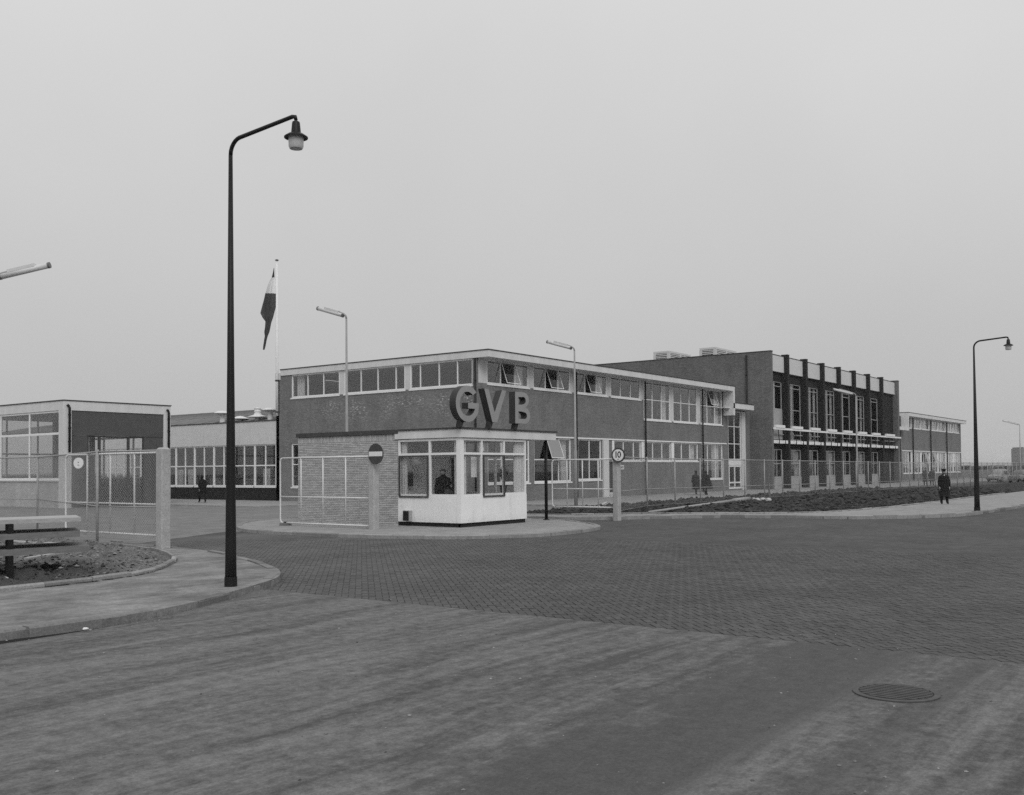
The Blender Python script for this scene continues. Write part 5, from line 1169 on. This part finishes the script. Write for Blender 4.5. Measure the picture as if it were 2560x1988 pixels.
    if coat == 'cape': rings = [(1.52, .075, .075, 0), (1.46, .17, .12, 0), (1.38, .25, .16, 0), (1.15, .30, .20, 0), (.85, .40, .28, -.03), (.58, .50, .36, -.10), (.47, .53, .38, -.14)]
    elif coat == 'coat': rings = [(1.52, .07, .07, 0), (1.46, .15, .10, 0), (1.41, .225, .125, 0), (1.30, .235, .14, 0), (1.05, .215, .145, 0), (.90, .225, .16, 0), (.65, .235, .17, sway), (.40, .24, .18, sway)]
    elif coat == 'short': rings = [(1.52, .07, .07, 0), (1.46, .15, .10, 0), (1.41, .22, .12, 0), (1.28, .225, .135, 0), (1.05, .20, .135, 0), (.88, .215, .15, 0), (.78, .22, .155, 0)]
    else: rings = [(1.52 + D, .07, .07, 0), (1.46 + D, .15, .10, 0), (1.41 + D, .215, .12, 0), (1.28 + D, .22, .135, 0), (1.02 + D, .20, .14, 0), (.90 + D, .2, .15, .0)]
    m_ = loft(rings)
    if coat != 'cape':
        for s in (-1, 1): a, b, c = arms[s]; m_.tube([W_((a[0] * .8, a[1], a[2] + .01)), W_(a), W_(b), W_(c)], [.08 * k, .078 * k, .066 * k, .052 * k], 10)
    co = m_.build('cape' if coat == 'cape' else 'coat', coat_m, t, True)
    if collar: m_ = MB(); m_.add([W_((-.035, .105, 1.50)), W_((.035, .105, 1.50)), W_((0, .135, 1.36)), W_((-.035, .06, 1.50)), W_((.035, .06, 1.50)), W_((0, .06, 1.36))], [(0, 2, 1), (3, 4, 5), (0, 1, 4, 3), (1, 2, 5, 4), (2, 0, 3, 5)]); m_.build('shirt_collar', 'shirt', t)
    hz = 1.70 + dz
    if hat == 'cap':
        m_ = MB(); prof = [(.088, -.02), (.092, .02), (.118, .055), (.115, .08), (.06, .095), (.01, .098)]; n = 18; vs, fs = [], []
        for r, z in prof: vs += [W_((r * math.cos(2 * math.pi * i / n), .025 + r * 1.08 * math.sin(2 * math.pi * i / n), hz + z)) for i in range(n)]
        for a in range(len(prof) - 1):
            for i in range(n): fs.append((a * n + i, a * n + (i + 1) % n, (a + 1) * n + (i + 1) % n, (a + 1) * n + i))
        fs += [tuple(range(n))[::-1], tuple(range((len(prof) - 1) * n, len(prof) * n))]; m_.add(vs, fs); ho = m_.build('cap', coat_m, t, True)
        m_ = MB(); m_.add([W_(p) for p in ((-.07, .09, hz - .005), (.07, .09, hz - .005), (.05, .165, hz - .03), (-.05, .165, hz - .03), (-.07, .09, hz + .008), (.07, .09, hz + .008), (.05, .165, hz - .02), (-.05, .165, hz - .02))], [(0, 3, 2, 1), (4, 5, 6, 7), (0, 1, 5, 4), (1, 2, 6, 5), (2, 3, 7, 6), (3, 0, 4, 7)]); m_.build('peak', 'leather', ho)
    else:
        m_ = MB(); n = 14; prof = [(.094, -.05), (.100, .0), (.092, .035), (.06, .062), (.01, .072)]; vs, fs = [], []
        for r, z in prof: vs += [W_((r * math.cos(2 * math.pi * i / n), .012 + r * math.sin(2 * math.pi * i / n), hz - .02 + z + (.035 if math.sin(2 * math.pi * i / n) > .5 and z < 0 else 0))) for i in range(n)]
        for a in range(len(prof) - 1):
            for i in range(n): fs.append((a * n + i, a * n + (i + 1) % n, (a + 1) * n + (i + 1) % n, (a + 1) * n + i))
        fs += [tuple(range(n))[::-1], tuple(range((len(prof) - 1) * n, len(prof) * n))]; m_.add(vs, fs); m_.build('hair', 'cloth_black', t, True)
    return t
p = G(2361, 1261, .12); person(p, (-.9, -.45), 1.70, 'person in long dark coat and peaked cap walking on the right pavement', 'stand', 'coat', hat='cap', collar=True)
p = G(506, 1257, .05); person(p, (.3, .9), 1.74, 'person in long dark coat walking past the workshop windows', 'walk', 'coat')
p = G(1740, 1237, .1); person(p, (.9, .1), 1.68, 'person in dark jacket walking away beside the caped figure', 'walk', 'coat', 'cloth_grey', 'cloth_grey', hat='cap', group='pair walking past the office')
p = G(1765, 1238, .1); person(p, (.9, -.05), 1.70, 'person in a wide dark cape walking away along the office wall', 'walk', 'cape', group='pair walking past the office')
p = G(2314, 1215, .1); person(p, (-.9, -.3), 1.72, 'left one of two people in dark coats far behind the fence', 'walk', 'coat', 'cloth_mid', 'cloth_mid', group='two distant people behind the fence')
p = G(2330, 1213.5, .1); person(p, (.9, .3), 1.70, 'right one of two people in dark coats far behind the fence', 'walk', 'coat', 'cloth_mid', 'cloth_mid', group='two distant people behind the fence')
p = PX(1108, 1180, 26.15); person((p.x, p.y, .3), (-.8, -.5), 1.74, 'person in dark uniform standing inside the gatehouse side window', 'stand', 'short', group='staff inside the gatehouse')
p = PX(1121, 1205, 25.95); person((p.x, p.y, .3), (.4, -.9), 1.72, 'person sitting inside the gatehouse near the corner post', 'sit', 'jacket', 'cloth_mid', group='staff inside the gatehouse')
st = thing('stool', 'dark stool under the seated person in the gatehouse', 'stool', (p.x, p.y, .3)); m_ = MB(); m_.lathe((p.x, p.y, .3), [(.17, .40), (.17, .44), (.02, .445)], 16); m_.build('seat', 'wood_dark', st)
for a in range(4): m_ = MB(); m_.bar((p.x + .13 * math.cos(a * 1.571 + .78), p.y + .13 * math.sin(a * 1.571 + .78), .3), (p.x + .09 * math.cos(a * 1.571 + .78), p.y + .09 * math.sin(a * 1.571 + .78), .70), .03); m_.build('leg', 'wood_dark', st)

# plant in the gatehouse window
c = Vector((28.35, YK + .42, 1.12)); t = thing('potted_plant', 'bushy dark potted plant in the gatehouse front window', 'plant', c)
m_ = MB(); m_.lathe(c, [(.09, 0), (.12, .28), (.135, .29), (.135, .33), (.1, .32)], 14); m_.build('pot', 'pot', t)
m_ = MB()
for i in range(5): m_.tube([c + Vector((0, 0, .3)), c + Vector((.05 * math.cos(i * 1.3), .05 * math.sin(i * 1.3), .5)), c + Vector((.16 * math.cos(i * 1.3), .12 * math.sin(i * 1.3), .78))], [.012, .01, .006], 5)
m_.build('stem', 'leaf', t)
m_ = MB()
for i in range(260):
    u = Vector((random.gauss(0, 1), random.gauss(0, 1), random.gauss(0, 1))).normalized() * random.uniform(.35, 1.0); p = c + Vector((u.x * .24, u.y * .18, .80 + u.z * .26)); a = Vector((random.gauss(0, 1), random.gauss(0, 1), random.gauss(0, .6))).normalized(); b = a.cross(Vector((random.gauss(0, 1), random.gauss(0, 1), random.gauss(0, 1)))).normalized()
    m_.add([p - a * .05, p + b * .02, p + a * .05, p - b * .02], [(0, 1, 2, 3)])
m_.build('foliage', 'leaf', t, kind='stuff', uv=False)

# ------------------------------------------------------------------ parked cars beyond the fence
def car(loc, yaw, body_m, label, L=4.2, H=1.5, W_=1.62):
    loc = Vector(loc); t = thing('parked_car', label, 'car', loc, 'cars parked beyond the fence'); ca, sa = math.cos(yaw), math.sin(yaw)
    P = lambda x, y, z: (loc.x + ca * x - sa * y, loc.y + sa * x + ca * y, loc.z + z)
    def shell(profile, halfw, m, name, par):
        """profile: list of (x, zlow, zhigh, half width factor)"""
        m_ = MB(); vs, fs = [], []
        for x, z0, z1, f in profile:
            w = halfw * f; vs += [P(x, -w, z0), P(x, -w * 1.02, z0 + (z1 - z0) * .5), P(x, -w * .92, z0 + (z1 - z0) * .88), P(x, -w * .6, z1), P(x, w * .6, z1), P(x, w * .92, z0 + (z1 - z0) * .88), P(x, w * 1.02, z0 + (z1 - z0) * .5), P(x, w, z0)]
        for i in range(len(profile) - 1):
            for k in range(8): fs.append((i * 8 + k, i * 8 + (k + 1) % 8, (i + 1) * 8 + (k + 1) % 8, (i + 1) * 8 + k))
        fs += [tuple(range(8))[::-1], tuple(range((len(profile) - 1) * 8, len(profile) * 8))]; m_.add(vs, fs); return smooth_by_angle(m_.build(name, m, par), 50)
    hl = L / 2
    body = shell([(-hl, .42, .62, .8), (-hl + .12, .32, .78, .93), (-hl + .7, .26, .90, 1), (-.3, .24, .94, 1), (.55, .24, .95, 1), (hl - .75, .26, .92, .98), (hl - .2, .32, .84, .9), (hl, .42, .66, .76)], W_ / 2, body_m, 'body', t)
    cab = shell([(-1.35, .90, .95, .86), (-1.0, .90, 1.25, .84), (-.55, .90, H, .80), (.25, .90, H - .01, .80), (.62, .90, 1.28, .83), (.95, .90, .97, .86)], W_ / 2, body_m, 'cabin', t)
    for s in (-1, 1):
        for xa, xb in ((-.85, -.12), (-.04, .55)):
            m_ = MB(); w = W_ / 2 * .855 * s; m_.add([P(xa, w, 1.0), P(xb, w, 1.0), P(xb - (.12 if xb > 0 else 0), w * .965, 1.33), P(xa + .08, w * .965, 1.33), P(xa, w * .97, 1.0), P(xb, w * .97, 1.0), P(xb - (.12 if xb > 0 else 0), w * .93, 1.33), P(xa + .08, w * .93, 1.33)], [(0, 1, 2, 3), (7, 6, 5, 4), (0, 4, 5, 1), (1, 5, 6, 2), (2, 6, 7, 3), (3, 7, 4, 0)]); m_.build('side_window', 'far_window', t)
        for x in (-hl + .85, hl - .85):
            m_ = MB(); m_.tube([P(x, s * (W_ / 2 - .16), .31), P(x, s * (W_ / 2 + .02), .31)], .31, 16); wh = m_.build('wheel', 'tyre', t)
            m_ = MB(); m_.tube([P(x, s * (W_ / 2 + .021), .31), P(x, s * (W_ / 2 + .045), .31)], [.19, .14], 14); m_.build('hub_cap', 'chrome', wh)
        m_ = MB(); m_.tube([P(hl - .16, s * .52, .68), P(hl - .02, s * .52, .68)], .1, 10); m_.build('headlight', 'chrome', t)
    for x in (-hl - .03, hl + .03): m_ = MB(); m_.obox(P(x, 0, .45), Vector((-sa, ca, 0)) * W_ * .46, Vector((ca, sa, 0)) * .04, Vector((0, 0, .06))); m_.build('bumper', 'chrome', t)
car((PD(2500, 1200, 121).x, PD(2500, 1200, 121).y, .0), R(168), 'car_light', 'light coloured rounded sedan parked beyond the far fence', 4.5, 1.6)
car((PD(2552, 1200, 117).x, PD(2552, 1200, 117).y, .0), R(172), 'car_mid', 'grey sedan parked in front of the light one at the right edge', 4.3, 1.5)
car((PD(2542, 1190, 150).x, PD(2542, 1190, 150).y, .0), R(165), 'car_dark', 'dark car roof showing behind the light sedan', 4.6, 1.75)

# ------------------------------------------------------------------ far away
def tower(px0, px1, ytop, dist, label, floors):
    a, b = PD(px0, ytop, dist), PD(px1, ytop, dist); h = a.z; w = (b - a); w.z = 0; L = w.length; u = w.normalized(); n = Vector((u.y, -u.x, 0)); n = n if n.dot(fw) < 0 else -n
    t = thing('tower_block', label, 'building', (a.x, a.y, -.05)); c = a + u * L / 2 - n * 7
    m_ = MB(); m_.obox((c.x, c.y, h / 2), u * L / 2, n * 7, Vector((0, 0, h / 2))); m_.build('wall', 'far_concrete', t)
    m_ = MB(); m_.obox((c.x, c.y, h + .4), u * L / 2.1, n * 6.5, Vector((0, 0, .4))); m_.build('roof', 'far_concrete', t)
    for k in range(floors):
        z = h * (k + .6) / floors; m_ = MB(); m_.obox(Vector((c.x, c.y, z)) + n * 7.02, u * L * .46, n * .05, Vector((0, 0, h / floors * .24))); m_.build('window_band', 'far_window', t)
tower(2556, 2650, 1121, 620, 'pale tower block on the horizon at the right edge', 4)
m_ = MB(); rnd = random.Random(3); vs, fs = [], []; n = 90
for i in range(n + 1):
    p = PD(2390 + i * 3.0, 1160, 560 + 40 * math.sin(i * .4)); z = 1.2 + 1.2 * rnd.random()
    vs += [(p.x, p.y, -.1), (p.x, p.y, z), (p.x + 12, p.y + 8, z * .8), (p.x + 12, p.y + 8, -.1)]
for i in range(n):
    for k in range(3): a = 4 * i + k; fs.append((a, a + 1, a + 5, a + 4))
m_.add(vs, fs); o = m_.build('hedgerow', 'field', None, True, kind='stuff', uv=False); tag(o, 'low far-off hedge line along the horizon', 'hedge')

# ------------------------------------------------------------------ air
HZ = bpy.data.materials.new('haze'); HZ.use_nodes = True; ht = HZ.node_tree; ht.nodes.clear(); ho = ht.nodes.new('ShaderNodeOutputMaterial'); hv = ht.nodes.new('ShaderNodeVolumePrincipled')
hv.inputs['Color'].default_value = (.9, .9, .9, 1); hv.inputs['Density'].default_value = 0.0002; ht.links.new(hv.outputs[0], ho.inputs['Volume']); MATS['haze'] = HZ
m_ = MB(); m_.box(-420, 5020, -420, 5020, -1.1, 18); m_.build('haze', 'haze', None, kind='stuff', uv=False)
